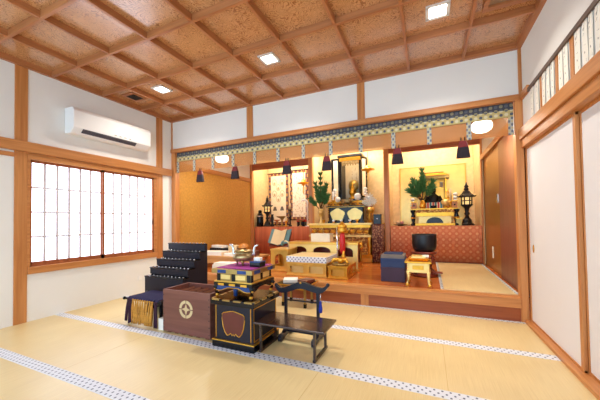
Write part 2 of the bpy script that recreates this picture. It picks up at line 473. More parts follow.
# air conditioner
ac = thing('air_conditioner', 'white wall mounted air conditioner above the window', 'air conditioner', (XL, 2.8, 2.4))
b = MB(); b.prism([(XL, 2.40), (XL + .13, 2.40), (XL + .205, 2.475), (XL + .21, 2.70), (XL + .18, 2.745), (XL, 2.755)], 'y', 2.20, 3.36)
build('housing', b, 'white', ac, .012, 3)
b = MB(); b.prism([(XL + .155, 2.425), (XL + .162, 2.42), (XL + .205, 2.463), (XL + .199, 2.471)], 'y', 2.32, 3.10)
v = build('air_outlet', b, 'darkplastic', ac)
b = MB()
for i in range(3):
    q = .5 + .17 * i; b.box(XL + .125 + .08 * q, XL + .133 + .08 * q, 2.32, 3.10, 2.392 + .08 * q - .004, 2.394 + .08 * q + .003)
each('louvre', b, 'grey', v)
b = MB()
for k in range(4): b.box(XL + .211, XL + .2125, 2.74 + k * .075, 2.775 + k * .075, 2.497, 2.503)
each('marking', b, 'grey', ac)

# back wall above the altar opening
w = MB(); w.box(XL, XR, YD, YD + .1, 2.56, 3.2)
struct('wall_back', w, 'plaster', 'white plaster band above the altar opening', 'wall')
t = MB(); t.box(XL, XR, YD - .03, YD + .12, 2.505, 2.575)
struct('trim_5', t, 'wood_x', 'long lintel over the altar opening', 'lintel', bevel=.004)
t = MB(); t.box(-2.725, -2.605, YD - .012, YD + .05, 2.57, 3.1); t.box(-.87, -.765, YD - .012, YD + .05, 2.57, 3.1)
struct('trim_6', t, 'wood_z', 'short posts on the white band above the altar', 'posts', bevel=.003)
t = MB(); t.box(XR - .075, XR, YD - .02, YD + .09, 0, 2.51); t.box(XR - .032, XR, YD - .02, YD + .09, 2.5, 3.1)
t.box(XL, XL + .1, YD - .012, YD + .09, 0, 2.51); t.box(XL, XL + .03, YD - .012, YD + .09, 2.5, 3.1)
struct('trim_7', t, 'wood_z', 'corner posts of the altar opening', 'posts', bevel=.004)

# right wall: sliding doors, rail, slatted paper band
w = MB(); w.box(XR, XR + .12, YN, YD + .1, 2.50, 3.2); w.box(XR - .001, XR + .12, YN, YD + .1, 2.1, 2.55)
w.box(XR + .12, XR + .2, YN, YD + .1, 0, 2.2)
struct('wall_right', w, 'plaster', 'white plaster wall above the sliding doors', 'wall')
t = MB(); t.box(XR - .022, XR + .04, YN, YD - .25, 2.50, 2.535)
struct('trim_8', t, 'rail', 'thin dark picture rail over the paper band', 'rail')
t = MB(); t.box(XR - .028, XR + .04, YD - .26, YD - .02, 2.50, 2.575)
t.box(XR - .05, XR + .04, YN, YD - .03, 2.045, 2.165); t.box(XR - .03, XR + .1, YN, YD - .02, 1.955, 2.045)
struct('trim_9', t, 'wood_y', 'broad door head rail along the right wall', 'rail', bevel=.005)
t = MB()
for y, q in ((3.378, .016), (3.012, .024), (2.737, .028), (2.06, .028), (1.5, .028)): t.box(XR - .008, XR + .03, y - q, y + q, 2.16, 2.51)
struct('trim_10', t, 'wood_z', 'small upright posts of the paper band', 'posts')
t = MB(); t.box(XR - .045, XR + .12, YN, YD - .02, 0, .032)
struct('trim_11', t, 'wood_y', 'door sill along the right wall', 'sill', bevel=.003)
def sliding(n, y0, y1, x, lab):
    r = thing('door_%d' % n, lab, 'door', (x, (y0 + y1) / 2, .03)); r['kind'] = 'structure'
    p = MB(); p.box(x - .006, x + .006, y0 + .01, y1 - .01, .03, 1.96); build('paper_panel', p, 'fusuma', r)
    f = MB(); f.box(x - .013, x + .013, y0, y0 + .04, .03, 1.96); f.box(x - .013, x + .013, y1 - .04, y1, .03, 1.96)
    f.box(x - .011, x + .011, y0, y1, .03, .05); f.box(x - .011, x + .011, y0, y1, 1.93, 1.96)
    build('door_frame', f, 'wood_z', r, .003)
    return r
d1 = sliding(1, 2.765, 3.95, XR + .02, 'cream paper sliding door next to the altar opening')
k = MB(); k.lathe([(.026, 0), (.026, .004), (.02, .006), (.018, .004)], (0, 0, 0), 16)
for v in k.v: v.xyz = Vector((XR + .013 - v.z, 3.79 + v.x * .7, .84 + v.y * 1.6))
build('finger_pull', k, 'gold', d1)
sliding(2, 1.55, 2.79, XR + .047, 'white paper sliding door at the right edge')

# paper slips hanging from the rail
slips = [(3.618, .085), (3.465, .075), (3.29, .068), (3.19, .062), (3.09, .062), (2.928, .078), (2.838, .078), (2.645, .082), (2.538, .064), (2.462, .052), (2.37, .07), (2.27, .07), (2.16, .07)]
ordn = ['first', 'second', 'third', 'fourth', 'fifth', 'sixth', 'seventh', 'eighth', 'ninth', 'tenth', 'eleventh', 'twelfth', 'thirteenth', 'fourteenth', 'fifteenth', 'sixteenth']
for i, (y, wd) in enumerate(slips):
    m_ = MB(); x = XR - .0065; z0 = 2.168
    lean = random.uniform(-.012, .012)
    m_._add([(x, y - wd / 2, 2.50), (x, y + wd / 2, 2.50), (x - .003, y + wd / 2 + lean, z0), (x - .003, y - wd / 2 + lean, z0),
             (x - .0015, y - wd / 2, 2.50), (x - .0015, y + wd / 2, 2.50), (x - .0045, y + wd / 2 + lean, z0), (x - .0045, y - wd / 2 + lean, z0)],
            [(0, 1, 2, 3), (7, 6, 5, 4), (0, 3, 7, 4), (1, 5, 6, 2), (0, 4, 5, 1), (3, 2, 6, 7)])
    single('paper_slip', m_, 'slip', 'long white written paper slip, %s from the altar corner on the right wall rail' % ordn[i], 'paper slip', (x, y, 2.50), 'paper slips on the right wall')

# ceiling lamps, vent, hatch
for x, lab in ((-3.56, 'square ceiling downlight nearest the air conditioner'), (-1.725, 'square ceiling downlight in the middle of the ceiling'), (.13, 'square ceiling downlight nearest the right wall')):
    r = thing('downlight', lab, 'ceiling light', (x, 3.0, 3.165), 'recessed downlights')
    f = MB()
    for a in (0, 1):
        s_ = -1 if a else 1
        f.box(x - .105, x + .105, 3.0 + s_ * .09 - .015, 3.0 + s_ * .09 + .015, 3.152, 3.166)
        f.box(x + s_ * .09 - .015, x + s_ * .09 + .015, 2.91, 3.09, 3.152, 3.166)
    build('frame', f, 'white', r)
    build('diffuser', MB().box(x - .085, x + .085, 2.915, 3.085, 3.156, 3.162), 'downlight', r)
    l = bpy.data.lights.new('downlight_lamp', 'AREA'); l.shape = 'SQUARE'; l.size = .16; l.energy = 20; l.color = (1, .95, .88); l.spread = 2.3
    lo = bpy.data.objects.new('downlight_lamp', l); C.objects.link(lo); lo.location = (0, 0, -.016); lo.parent = r
r = thing('air_vent', 'square dark air vent in the ceiling corner by the air conditioner', 'vent', (-4.17, 3.0, 3.165))
f = MB(); f.box(-4.29, -4.05, 2.87, 3.13, 3.155, 3.166); build('frame', f, 'batten', r)
f = MB()
for i in range(7): f.box(-4.24 + .025 * i, -4.225 + .025 * i, 2.92, 3.08, 3.150, 3.156)
build('grille', f, 'iron', r)
r = thing('ceiling_hatch', 'framed ceiling hatch panel in the right ceiling corner', 'hatch', (.72, 2.7, 3.165))
f = MB()
f.box(.515, .97, 3.10, 3.15, 3.115, 3.166); f.box(.515, .97, 2.72, 2.76, 3.115, 3.166); f.box(.515, .555, 2.76, 3.10, 3.115, 3.166); f.box(.93, .97, 2.76, 3.10, 3.115, 3.166)
build('frame', f, 'batten', r)
f = MB(); f.box(.545, .94, 2.75, 3.11, 3.14, 3.155); build('panel', f, 'grille', r)

# ================================================================== ALTAR PLATFORM SHELL
p = MB(); p.box(XL - .05, XR + .05, YD + .05, Y3 + .1, 0, ZP - .002)
struct('floor_altar', p, 'floorwood', 'polished wooden altar platform', 'floor')
p = MB(); p.box(XL + .05, XR - .07, YD - .03, YD + .12, .155, ZP + .004)
struct('trim_12', p, 'wood_x', 'front edge beam of the altar platform', 'step beam', bevel=.006)
p = MB(); p.box(XL + .05, XR - .07, YD - .005, YD + .1, 0, .157)
struct('trim_13', p, 'dwood_x', 'red brown riser board under the platform edge', 'riser')
p = MB(); p.box(-.87, -.765, YD - .015, YD, 0, .156); p.box(-2.72, -2.615, YD - .015, YD, 0, .156)
struct('trim_14', p, 'wood_z', 'short struts on the platform riser', 'struts')
p = MB(); p.box(.13, .96, YD + .13, 6.60, ZP - .01, ZP + .012)
for a, b_ in ((.13, .165), (.925, .96)): p.box(a, b_, YD + .13, 6.60, ZP + .012, ZP + .0135, 1)
tag(build('tatami_mat', p, ['tatami', lattice('platform_mat_border', (196, 200, 200), (90, 98, 112), 'xy', 70, 62, .55, .8)]), 'long straw mat with pale borders on the right of the altar platform', 'mat')
# side walls
w = MB(); w.box(XL - .1, XL + .0, YD + .09, Y2 - .03, ZP, 2.28)
struct('wall_altar_left', w, 'orangepaper', 'amber papered side wall of the altar platform', 'wall')
w = MB(); w.box(XL - .1, XL, YD + .09, Y2, 2.36, HA); w.box(XR, XR + .1, YD + .09, Y3, 2.42, HA)
w.box(XL, XR, Y2 - .03, Y2 + .03, 2.84, HA)
struct('wall_altar_upper', w, 'plaster', 'cream plaster above the altar side walls', 'wall')
t = MB(); t.box(XL - .1, XL + .03, YD + .09, Y2, 2.27, 2.365); t.box(XR - .03, XR + .1, YD + .09, Y2, 2.33, 2.425)
struct('trim_15', t, 'wood_y', 'side lintels of the altar platform', 'lintel', bevel=.003)
w = MB(); w.box(XR - .004, XR + .1, YD + .09, 5.22, ZP, 2.34)
struct('wall_altar_right', w, 'dwood_z', 'red brown board wall beside the platform mat', 'wall')
r = thing('door_3', 'gold sliding door on the right side of the altar platform', 'door', (XR, 6.0, ZP)); r['kind'] = 'structure'
b = MB(); b.box(XR + .02, XR + .05, 5.24, 6.68, ZP, 2.34); build('door_panel', b, 'golddoor', r)
b = MB(); b.box(XR + .005, XR + .022, 5.22, 5.26, ZP, 2.34); build('door_stile', b, 'wood_z', r)
b = MB(); b.box(XR + .01, XR + .022, 5.42, 5.47, 1.42, 1.56); build('finger_pull', b, 'silver', r)
b = MB(); b.box(XR + .012, XR + .022, 5.9, 5.96, .48, .68); build('wall_plate', b, 'paper', r)
# partition: posts and lintels
t = MB()
for x in (-2.66, -.83): t.box(x - .055, x + .055, Y2 - .055, Y2 + .055, ZP, HA)
t.box(XL, XL + .06, Y2 - .05, Y2 + .05, ZP, HA); t.box(XR - .03, XR, Y2 - .05, Y2 + .05, ZP, HA)
struct('trim_16', t, 'wood_z', 'posts between the three altar bays', 'posts', bevel=.004)
t = MB(); t.box(XL, -2.7, Y2 - .04, Y2 + .04, 2.59, 2.76); t.box(-.79, XR, Y2 - .04, Y2 + .04, 2.66, 2.82)
struct('trim_17', t, 'dwood_x', 'lintels over the side altar bays', 'lintel', bevel=.003)
w = MB(); w.box(XL - .05, XR + .05, Y3, Y3 + .1, ZP, HA)
w.box(XL - .1, XL + .0, Y2 + .04, Y3, ZP, HA); w.box(XR - .03, XR + .1, Y2 + .05, Y3, ZP, HA)
struct('wall_altar_back', w, 'goldpaper', 'gold patterned wallpaper behind the altars', 'wall')
w = MB(); w.box(-2.70, -2.63, Y2 + .06, Y3, ZP, HA); w.box(-.86, -.80, Y2 + .06, Y3, ZP, HA)
struct('wall_altar_dividers', w, 'goldpaper', 'gold papered dividers between the altar bays', 'wall')
w = MB(); w.box(XL - .1, XR + .1, YD + .1, Y3 + .1, HA, HA + .08)
struct('ceiling_altar', w, 'plaster', 'pale ceiling over the altar platform', 'ceiling')
# tube lights behind the partition lintels and behind the front lintel
def tube_light(x0, x1, y, z, lab, watts, grp='hidden altar strip lights'):
    r = thing('strip_light', lab, 'strip light', ((x0 + x1) / 2, y, z + .05), grp)
    b = MB(); b.box(x0, x1, y - .035, y + .035, z + .02, z + .055); build('housing', b, 'white', r)
    b = MB(); b.tube([(x0 + .02, y, z), (x1 - .02, y, z)], .014, 10); build('tube', b, 'tube', r)
    l = bpy.data.lights.new('strip_lamp', 'AREA'); l.shape = 'RECTANGLE'; l.size = x1 - x0 - .1; l.size_y = .05; l.energy = watts; l.color = (1, .9, .76)
    lo = bpy.data.objects.new('strip_lamp', l); C.objects.link(lo); lo.parent = r; lo.location = (0, 0, -.075)
tube_light(XL + .3, -2.95, Y2 + .2, 3.14, 'strip light above the left altar bay behind its lintel', 34)
tube_light(-2.4, -1.1, Y2 + .2, 3.14, 'strip light above the middle altar bay', 56)
tube_light(-.6, .75, Y2 + .2, 3.14, 'strip light above the right altar bay behind its lintel', 34)

# round paper lanterns hanging behind the blind
for x, z, lab in ((-3.605, 2.405, 'white round lantern glowing behind the left end of the blind'), (.675, 2.385, 'white round lantern glowing behind the right end of the blind')):
    y = 4.4
    r = thing('paper_lantern', lab, 'lantern', (x, y, HA), 'round lanterns behind the blind')
    k = MB(); k.lathe([(.01, -.078), (.07, -.073), (.11, -.045), (.125, 0), (.11, .045), (.07, .073), (.01, .078)], (x, y, z), 20); build('shade', k, 'lantern', r)
    k = MB(); k.tube([(x, y, z + .08), (x, y, HA)], .006, 6); build('cord', k, 'iron', r)
    l = bpy.data.lights.new('lantern_lamp', 'AREA'); l.shape = 'DISK'; l.size = .2; l.energy = 15; l.color = (1, .93, .82)
    lo = bpy.data.objects.new('lantern_lamp', l); C.objects.link(lo); lo.parent = r; lo.location = (0, 0, z - .085 - HA)

# ================================================================== BLIND WITH VALANCE AND TASSELS
r = thing('bamboo_blind', 'rolled bamboo blind with checked cloth valance and black tassels across the altar opening', 'blind', (-1.7, YD + .05, 2.5))
X0, X1 = XL + .11, XR - .08
b = MB(); b.box(X0, X1, YD + .035, YD + .042, 2.132, 2.35); build('slats', b, 'blind', r)
b = MB(); b.box(X0, X1, YD + .022, YD + .034, 2.42, 2.506); build('valance_band', b, 'valance', r)
b = MB(); b.box(X0, X1, YD + .021, YD + .035, 2.342, 2.422); build('valance_fringe', b, 'valance2', r)
for x in [-3.92 + .44 * i for i in range(11)] + [X1 - .025, X0 + .02]:
    b = MB(); b.box(x - .026, x + .026, YD + .024, YD + .033, 2.128, 2.35); build('strap', b, 'strap', r)
for x in (-3.777, -3.0, -2.004, -1.345, -.353, .412):
    y = YD + .03
    k = MB(); k.frustum((x, y), .115, .045, .075, .03, 2.045, 2.125)
    tt = build('tassel', k, 'tasseltop', r, .006)
    k = MB(); k.frustum((x, y), .15, .055, .117, .046, 1.915, 2.047); build('fringe', k, 'tassel', tt, .006)
    k = MB(); k.tube([(x - .02, y, 2.12), (x - .02, y, 2.17)], .006, 6); k.tube([(x + .02, y, 2.12), (x + .02, y, 2.17)], .006, 6); each('hook', k, 'iron', tt)

def circ(cu, cv, ru, rv=None, n=24, a0=0, a1=2 * PI):
    rv = ru if rv is None else rv
    return [(cu + ru * cos(a0 + (a1 - a0) * i / n), cv + rv * sin(a0 + (a1 - a0) * i / n)) for i in range(n)]

# ================================================================== FOREGROUND ON THE TATAMI
# offertory box with crest
x0, x1, y0, y1, zt = -2.645, -1.992, 2.23, 2.60, .457
r = thing('offertory_box', 'brown wooden offertory box with a round pale crest and slatted open top', 'offertory box', ((x0 + x1) / 2, (y0 + y1) / 2, 0))
b = MB(); b.box(x0, x1, y0, y0 + .028, .012, zt); build('front_panel', b, 'boxwood', r, .004)
b = MB(); b.box(x0, x1, y1 - .028, y1, .012, zt); build('back_panel', b, 'boxwood', r, .004)
for xa in (x0, x1 - .028):
    b = MB(); b.box(xa, xa + .028, y0 + .028, y1 - .028, .012, zt); each('side_panel', b, 'boxwood', r, .003)
b = MB(); b.box(x0 + .03, x1 - .03, y0 + .03, y1 - .03, .012, zt - .09); build('box_floor', b, 'boxin', r)
b = MB()
for i in range(5):
    xa = x0 + .10 + i * .105; b.prism([(xa, zt - .05), (xa + .03, zt - .05), (xa + .015, zt - .03)], 'y', y0 + .028, y1 - .028)
each('slat', b, 'boxin', r)
b = MB()
for xa in (x0 + .06, x0 + .16, x0 + .26, x0 + .36, x0 + .46, x0 + .58): b.box(xa, xa + .045, y0 + .01, y0 + .05, 0, .013)
each('foot', b, 'boxin', r)
cx, cz = -2.311, .272; e = MB(); yy = y0 - .003
for q in range(4):                                  # four arcs of the ring
    a0, a1 = q * PI / 2 + .07, (q + 1) * PI / 2 - .07
    o_ = [(cx + .092 * cos(a0 + (a1 - a0) * i / 8), cz + .092 * sin(a0 + (a1 - a0) * i / 8)) for i in range(9)]
    i_ = [(cx + .062 * cos(a0 + (a1 - a0) * i / 8), cz + .062 * sin(a0 + (a1 - a0) * i / 8)) for i in range(9)]
    e.strip(o_, i_, 'y', yy, yy + .006)
for k in range(4):                                   # four pointed flower
    a = k * PI / 2
    e.prism([(cx, cz), (cx + .022 * cos(a - .8), cz + .022 * sin(a - .8)), (cx + .058 * cos(a), cz + .058 * sin(a)), (cx + .022 * cos(a + .8), cz + .022 * sin(a + .8))], 'y', yy, yy + .006)
build('crest', e, 'crest', r)
b = MB()
for i in range(6):
    for xa in (x0 + .014, x1 - .014): b.ball((xa, y0 - .001, .05 + i * .07), .006, n=6)
each('stud', b, 'iron', r)

# stepped black stand
r = thing('stepped_stand', 'tall black lacquer stand of five steps against the window wall', 'stepped stand', (-3.15, 2.95, 0))
xa, xb = -3.5, -2.81
zs = [.47, .575, .677, .778, .88]; yf = [2.665, 2.745, 2.85, 2.95, 3.05]; yb = 3.10
for i in range(5):
    zb = zs[i] - .385 if i == 0 else zs[i] - .092
    b = MB(); b.box(xa, xb, yf[i], yf[i] + .02, zb, zs[i] - .006); build('riser', b, 'lacquer_m', r, .002)
    ye = yf[i + 1] + .02 if i < 4 else yb
    b = MB(); b.box(xa - .004, xb + .004, yf[i] - .006, ye, zs[i] - .014, zs[i]); tr = build('tread', b, 'lacquer', r, .002)
    if i != 0:
        b = MB(); b.box(xa + .005, xb - .005, yf[i] + .002, ye - .005, zs[i] + .0, zs[i] + .001)
    b = MB()
    for j in range(10):
        xx = xa + .05 + j * .0665; b.lathe([(.011, 0), (.013, .004), (.006, .009)], (xx, yf[i] + .05, zs[i] - .001), 8)
    build('stud', b, 'silver', tr)
for xx in (xa, xb - .018):
    pr = [(yf[0] + .02, .03), (yb, .03), (yb, zs[4] - .014)]
    b = MB()
    for i in range(5):
        ye = yf[i + 1] + .02 if i < 4 else yb
        b.box(xx, xx + .018, yf[i] + .02, ye, 0.0, zs[i] - .014)
    build('side_panel', b, 'lacquer_m', r)
b = MB(); b.box(xa + .02, xb - .02, yb - .015, yb, .0, zs[4] - .014); build('back_panel', b, 'lacquer_m', r)

# rack hung with bead strands
r = thing('bead_rack', 'low black rack draped with prayer bead cords, left of the offertory box', 'rack', (-3.0, 2.42, 0))
for y in (2.27, 2.58):
    b = MB(); b.tube([(-3.335, y, .285), (-2.72, y, .285)], .014, 10)
    for xx in (-3.335, -2.72): b.ball((xx, y, .285), .02, n=10)
    build('rail', b, 'lacquer', r)
for xx in (-3.27, -2.745):
    for y in (2.29, 2.57):
        b = MB(); b.box(xx - .014, xx + .014, y - .014, y + .014, .0, .28); build('leg', b, 'lacquer', r, .003)
    b = MB(); b.box(xx - .012, xx + .012, 2.29, 2.57, .05, .075); build('stretcher', b, 'lacquer', r)
def strand(x, kind):
    """a loop of cord over both rails ending in a tassel at the front"""
    y = 2.27; bot = random.uniform(.012, .045)
    rt = thing('bead_strand', 'x', 'bead strand', (x, y, .3))
    dx = random.uniform(-.012, .012)
    k = MB()
    k.tube([(x, 2.585, .20), (x, 2.60, .27), (x, 2.58, .309), (x, 2.42, .305), (x, 2.27, .309), (x, 2.252, .300), (x, 2.247, .290)], .010, 6)
    build('cord', k, 'navy', rt)
    k = MB(); col = {'gold': 'ochre', 'navy': 'plum', 'dark': 'plum'}[kind]
    k.ball((x, 2.244, .288), .013, n=8)
    for q in range(5):
        ox = (q - 2) * .0052; oy = random.uniform(-.012, .008); w_ = random.uniform(.8, 1.1)
        k.tube([(x + ox * .5, 2.244, .288), (x + ox + dx * .3, 2.240 + oy, .19), (x + ox * 1.3 + dx, 2.238 + oy, .11), (x + ox * 1.5 + dx * 1.6, 2.236 + oy, bot)], [.005 * w_, .0068 * w_, .0072 * w_, .006 * w_], 6)
    build('tassel', k, col, rt)
    if kind == 'gold': lab = 'ochre gold tassel strand hanging in the front row of the bead rack'
    elif kind == 'navy': lab = 'dark plum tassel strand at the window end of the bead rack'
    else: lab = 'dark plum tassel strand at the box end of the bead rack'
    rt['label'] = lab; rt['group'] = {'gold': 'gold tassel strands on the bead rack', 'navy': 'dark tassel strands at the window end', 'dark': 'dark tassel strands at the box end'}[kind]
for i in range(3): strand(-3.235 + .032 * i, 'navy')
for i in range(9): strand(-3.145 + .0395 * i, 'gold')
for i in range(2): strand(-2.788 + .026 * i, 'dark')
b = MB(); b.box(-2.745, -2.665, 2.10, 2.155, 0, .13)
single('paper_box', MB().box(-2.735, -2.662, 2.245, 2.30, 0, .125), ['paper'], 'small upright white paper box between the tassels and the offertory box', 'box', (-2.70, 2.27, 0), bevel=.003)

# black cabinet with maroon cusped panel
x0, x1, y0, y1 = -1.90, -1.43, 2.15, 2.62
r = thing('lacquer_cabinet', 'square black lacquer cabinet with a maroon cusped panel outlined in gold', 'cabinet', ((x0 + x1) / 2, (y0 + y1) / 2, 0))
b = MB(); b.box(x0, x1, y0, y1, 0, .06); build('base', b, 'lacquer', r, .006)
b = MB(); b.box(x0 - .001, x1 + .001, y0 - .001, y1 + .001, .060, .071); build('base_gilding', b, 'gold', r, .003)
b = MB(); b.box(x0 + .02, x1 - .02, y0 + .02, y1 - .02, .07, .395); build('body', b, 'lacquer_m', r, .003)
pc, hw = (x0 + x1) / 2 - .0, .125
def cusp(hw, z0, z1):
    zc = z1 - z0
    L_ = [(0, 0.06), (.10, .0), (.22, .09), (.36, .02), (.52, -.02), (.72, .10), (.9, .34), (1.0, .66), (.98, .84), (.86, .90), (.62, .93), (.35, .97), (.0, 1.0)]
    pts = [(pc + u * hw, z0 + v * zc) for u, v in L_]
    return pts + [(2 * pc - u, v) for u, v in pts[::-1][1:-1]]
P_ = cusp(.128, .12, .345)
b = MB(); cc = (pc, .235)
for i in range(len(P_)):
    a, c_ = P_[i], P_[(i + 1) % len(P_)]; b.prism([cc, a, c_], 'y', y0 + .016, y0 + .021)
build('panel', b, 'maroon', r)['label'] = 'maroon cusped panel'
b = MB(); b.tube([(u, y0 + .017, v) for u, v in P_ + P_[:1]], .0045, 6); build('panel_outline', b, 'gold', r)
b = MB()
for xx in (x0 + .032, x1 - .045):
    b.box(xx, xx + .007, y0 + .0165, y0 + .021, .085, .385)
for yy in (y0 + .035, y1 - .035): b.box(x1 - .021, x1 - .0165, yy - .004, yy + .004, .085, .385)
for z in (.085, .378): b.box(x1 - .021, x1 - .0165, y0 + .035, y1 - .035, z, z + .007)
each('gilt_line', b, 'gold', r)
b = MB(); b.box(x0 - .008, x1 + .008, y0 - .008, y1 + .008, .395, .448); build('top', b, 'lacquer', r, .006)
b = MB()
for i in range(4):
    u0 = x0 + .01 + i * .122; b.box(u0, u0 + .085, y0 - .011, y0 + .02, .436, .452)
    v0 = y0 + .01 + i * .122; b.box(x1 - .02, x1 + .011, v0, v0 + .085, .436, .452); b.box(x0 - .011, x0 + .02, v0, v0 + .085, .436, .452)
each('gilt_mount', b, 'bronze_p', r, .003)
# small table with curved legs on it
r = thing('offering_table', 'low black and gold table with curled legs standing on the lacquer cabinet', 'small table', (-1.69, 2.4, .452))
b = MB(); b.box(-1.915, -1.475, 2.195, 2.615, .565, .592); build('tabletop', b, 'lacquer', r, .006)
def apr(u0, u1, axis, a, c_):
    n = 12; top = [(u0 + (u1 - u0) * i / n, .566) for i in range(n + 1)]
    bot = [(u0 + (u1 - u0) * i / n, .535 - .018 * cos(2 * PI * i / n) + .004 * cos(6 * PI * i / n)) for i in range(n + 1)]
    return MB().strip(top, bot, axis, a, c_)
ap_ = build('apron', apr(-1.89, -1.50, 'y', 2.205, 2.222), 'blueband', r); ap_['label'] = 'black front apron with blue highlights put in its colour and gold edge'  # blue sheen on the black lacquer is put into the apron colour
k = MB(); k.tube([(-1.89 + .39 * i / 12, 2.204, .533 - .018 * cos(2 * PI * i / 12) + .004 * cos(6 * PI * i / 12)) for i in range(13)], .0045, 6); build('gilt_edge', k, 'gold', ap_)
build('apron', apr(2.22, 2.59, 'x', -1.502, -1.485), 'lacquer', r); build('apron', apr(2.22, 2.59, 'x', -1.905, -1.888), 'lacquer', r)
build('apron', apr(-1.89, -1.50, 'y', 2.59, 2.605), 'lacquer', r)
for sx, xx in ((-1, -1.885), (1, -1.505)):
    for sy, yy in ((-1, 2.225), (1, 2.585)):
        k = MB(); k.tube([(xx, yy, .575), (xx + sx * .022, yy + sy * .01, .54), (xx + sx * .016, yy + sy * .008, .50), (xx - sx * .004, yy, .475)], [.024, .026, .016, .012], 10)
        lg = build('leg', k, 'lacquer', r)
        k = MB(); k.ball((xx + sx * .004, yy - .006, .470), .0185, n=10); k.ball((xx + sx * .024, yy - .012, .53), .012, n=8); build('gilt_foot', k, 'gold', lg)
b = MB(); b.lathe([(.02, .0), (.02, .04), (.026, .06), (.016, .09), (.016, .10)], (-1.695, 2.25, .465), 10); build('centre_strut', b, 'blueband', r)
b = MB()
for i in range(3): b.box(-1.86 + .13 * i, -1.79 + .13 * i, 2.192, 2.2, .568, .589)
each('gilt_mount', b, 'gold', r)
# decorated box
r = thing('scripture_box', 'gold box with black and blue mounts on the offering table, under the purple cloth', 'box', (-1.71, 2.41, .592))
b = MB(); b.box(-1.945, -1.475, 2.20, 2.63, .678, .722); build('lid', b, 'bronze_p', r, .004)
b = MB(); b.box(-1.90, -1.51, 2.235, 2.60, .602, .68); build('body', b, 'bronze_p', r, .003)
b = MB(); b.box(-1.925, -1.49, 2.215, 2.615, .592, .606); build('base_rim', b, 'goldleaf', r, .003)
b = MB()
for i in range(2): b.box(-1.855 + .175 * i, -1.745 + .175 * i, 2.229, 2.236, .622, .663)
for i in range(2): b.box(-1.511, -1.504, 2.27 + .17 * i, 2.39 + .17 * i, .618, .668)
each('panel', b, 'palegold', r)
b = MB()
for xx in (-1.9, -1.725, -1.55): b.box(xx, xx + .035, 2.227, 2.237, .606, .678)
for yy in (2.235, 2.40, 2.565): b.box(-1.512, -1.502, yy, yy + .03, .606, .678)
each('corner_mount', b, 'lacquer', r)
b = MB()
for xx in (-1.87, -1.64): b.box(xx, xx + .10, 2.1975, 2.21, .684, .716)
for yy in (2.24, 2.48): b.box(-1.485, -1.4725, yy, yy + .10, .684, .716)
each('blue_mount', b, 'blueband', r, .002)
b = MB(); b.box(-1.915, -1.50, 2.245, 2.615, .722, .727)
b.box(-1.915, -1.50, 2.612, 2.634, .69, .727) if False else None
single('purple_cloth', b, 'purple', 'purple cloth spread over the top of the gold box under the bronze censer', 'cloth', (-1.71, 2.43, .722), bevel=.001)
# censer
c = (-1.755, 2.47, .727)
r = thing('incense_burner', 'round bronze incense burner with two upright handles and three feet on purple cloth', 'incense burner', c)
k = MB(); k.lathe([(.03, .04), (.07, .042), (.102, .062), (.112, .088), (.100, .112), (.080, .122), (.080, .132), (.094, .140), (.094, .147), (.082, .149), (.074, .125), (.01, .11)], c, 24); build('bowl', k, 'bronze', r)
k = MB(); k.lathe([(.095, .138), (.098, .144), (.095, .150), (.087, .150), (.087, .138)], c, 24); build('rim', k, 'bronze_p', r)
for s_ in (-1, 1):
    k = MB(); X_ = c[0]
    k.tube([(X_ + s_ * .082, c[1], c[2] + .10), (X_ + s_ * .125, c[1], c[2] + .115), (X_ + s_ * .130, c[1], c[2] + .165), (X_ + s_ * .142, c[1], c[2] + .198), (X_ + s_ * .175, c[1], c[2] + .205)], [.012, .014, .013, .012, .010], 10)
    build('handle', k, 'silver', r)
for i in range(3):
    a = -PI / 2 + .5 + i * 2 * PI / 3; X_, Y_ = c[0] + .075 * cos(a), c[1] + .075 * sin(a)
    k = MB(); k.tube([(X_, Y_, c[2] + .06), (X_ + .008 * cos(a), Y_ + .008 * sin(a), c[2] + .03), (X_ + .004 * cos(a), Y_, c[2] + .001)], [.022, .014, .011], 8); each('foot', k, 'bronze_p', r)
# incense case with white packet
r = thing('incense_case', 'small black incense case with a blue rim beside the bronze censer', 'case', (-1.56, 2.42, .727))
b = MB(); b.box(-1.615, -1.50, 2.37, 2.48, .727, .778); build('body', b, 'lacquer', r, .004)
b = MB(); b.box(-1.617, -1.498, 2.368, 2.482, .772, .780); build('rim', b, 'blueband', r, .002)
single('paper_packet', MB().box(-1.60, -1.53, 2.42, 2.475, .780, .815), 'paper', 'white paper packet standing on the black incense case', 'packet', (-1.565, 2.42, .78), bevel=.004)

# low writing table
r = thing('low_table', 'low dark stained reading table in front of the black stand', 'table', (-1.14, 2.4, 0))
b = MB(); b.box(-1.442, -.775, 2.165, 2.505, .258, .276); build('tabletop', b, 'darkwood', r, .004)
for xx in (-1.40, -.88):
    for yy in (2.22, 2.49):
        b = MB(); b.frustum((xx, yy), .022, .022, .02, .02, .02, .26); build('leg', b, 'darkwood', r, .002)
    b = MB(); b.box(xx - .012, xx + .012, 2.20, 2.52, 0, .022); build('foot_rail', b, 'darkwood', r, .003)
    b = MB(); b.box(xx - .008, xx + .008, 2.225, 2.485, .232, .26); build('top_rail', b, 'darkwood', r)
b = MB(); b.box(-1.40, -.88, 2.478, 2.492, .23, .26); each('apron', b, 'darkwood', r)

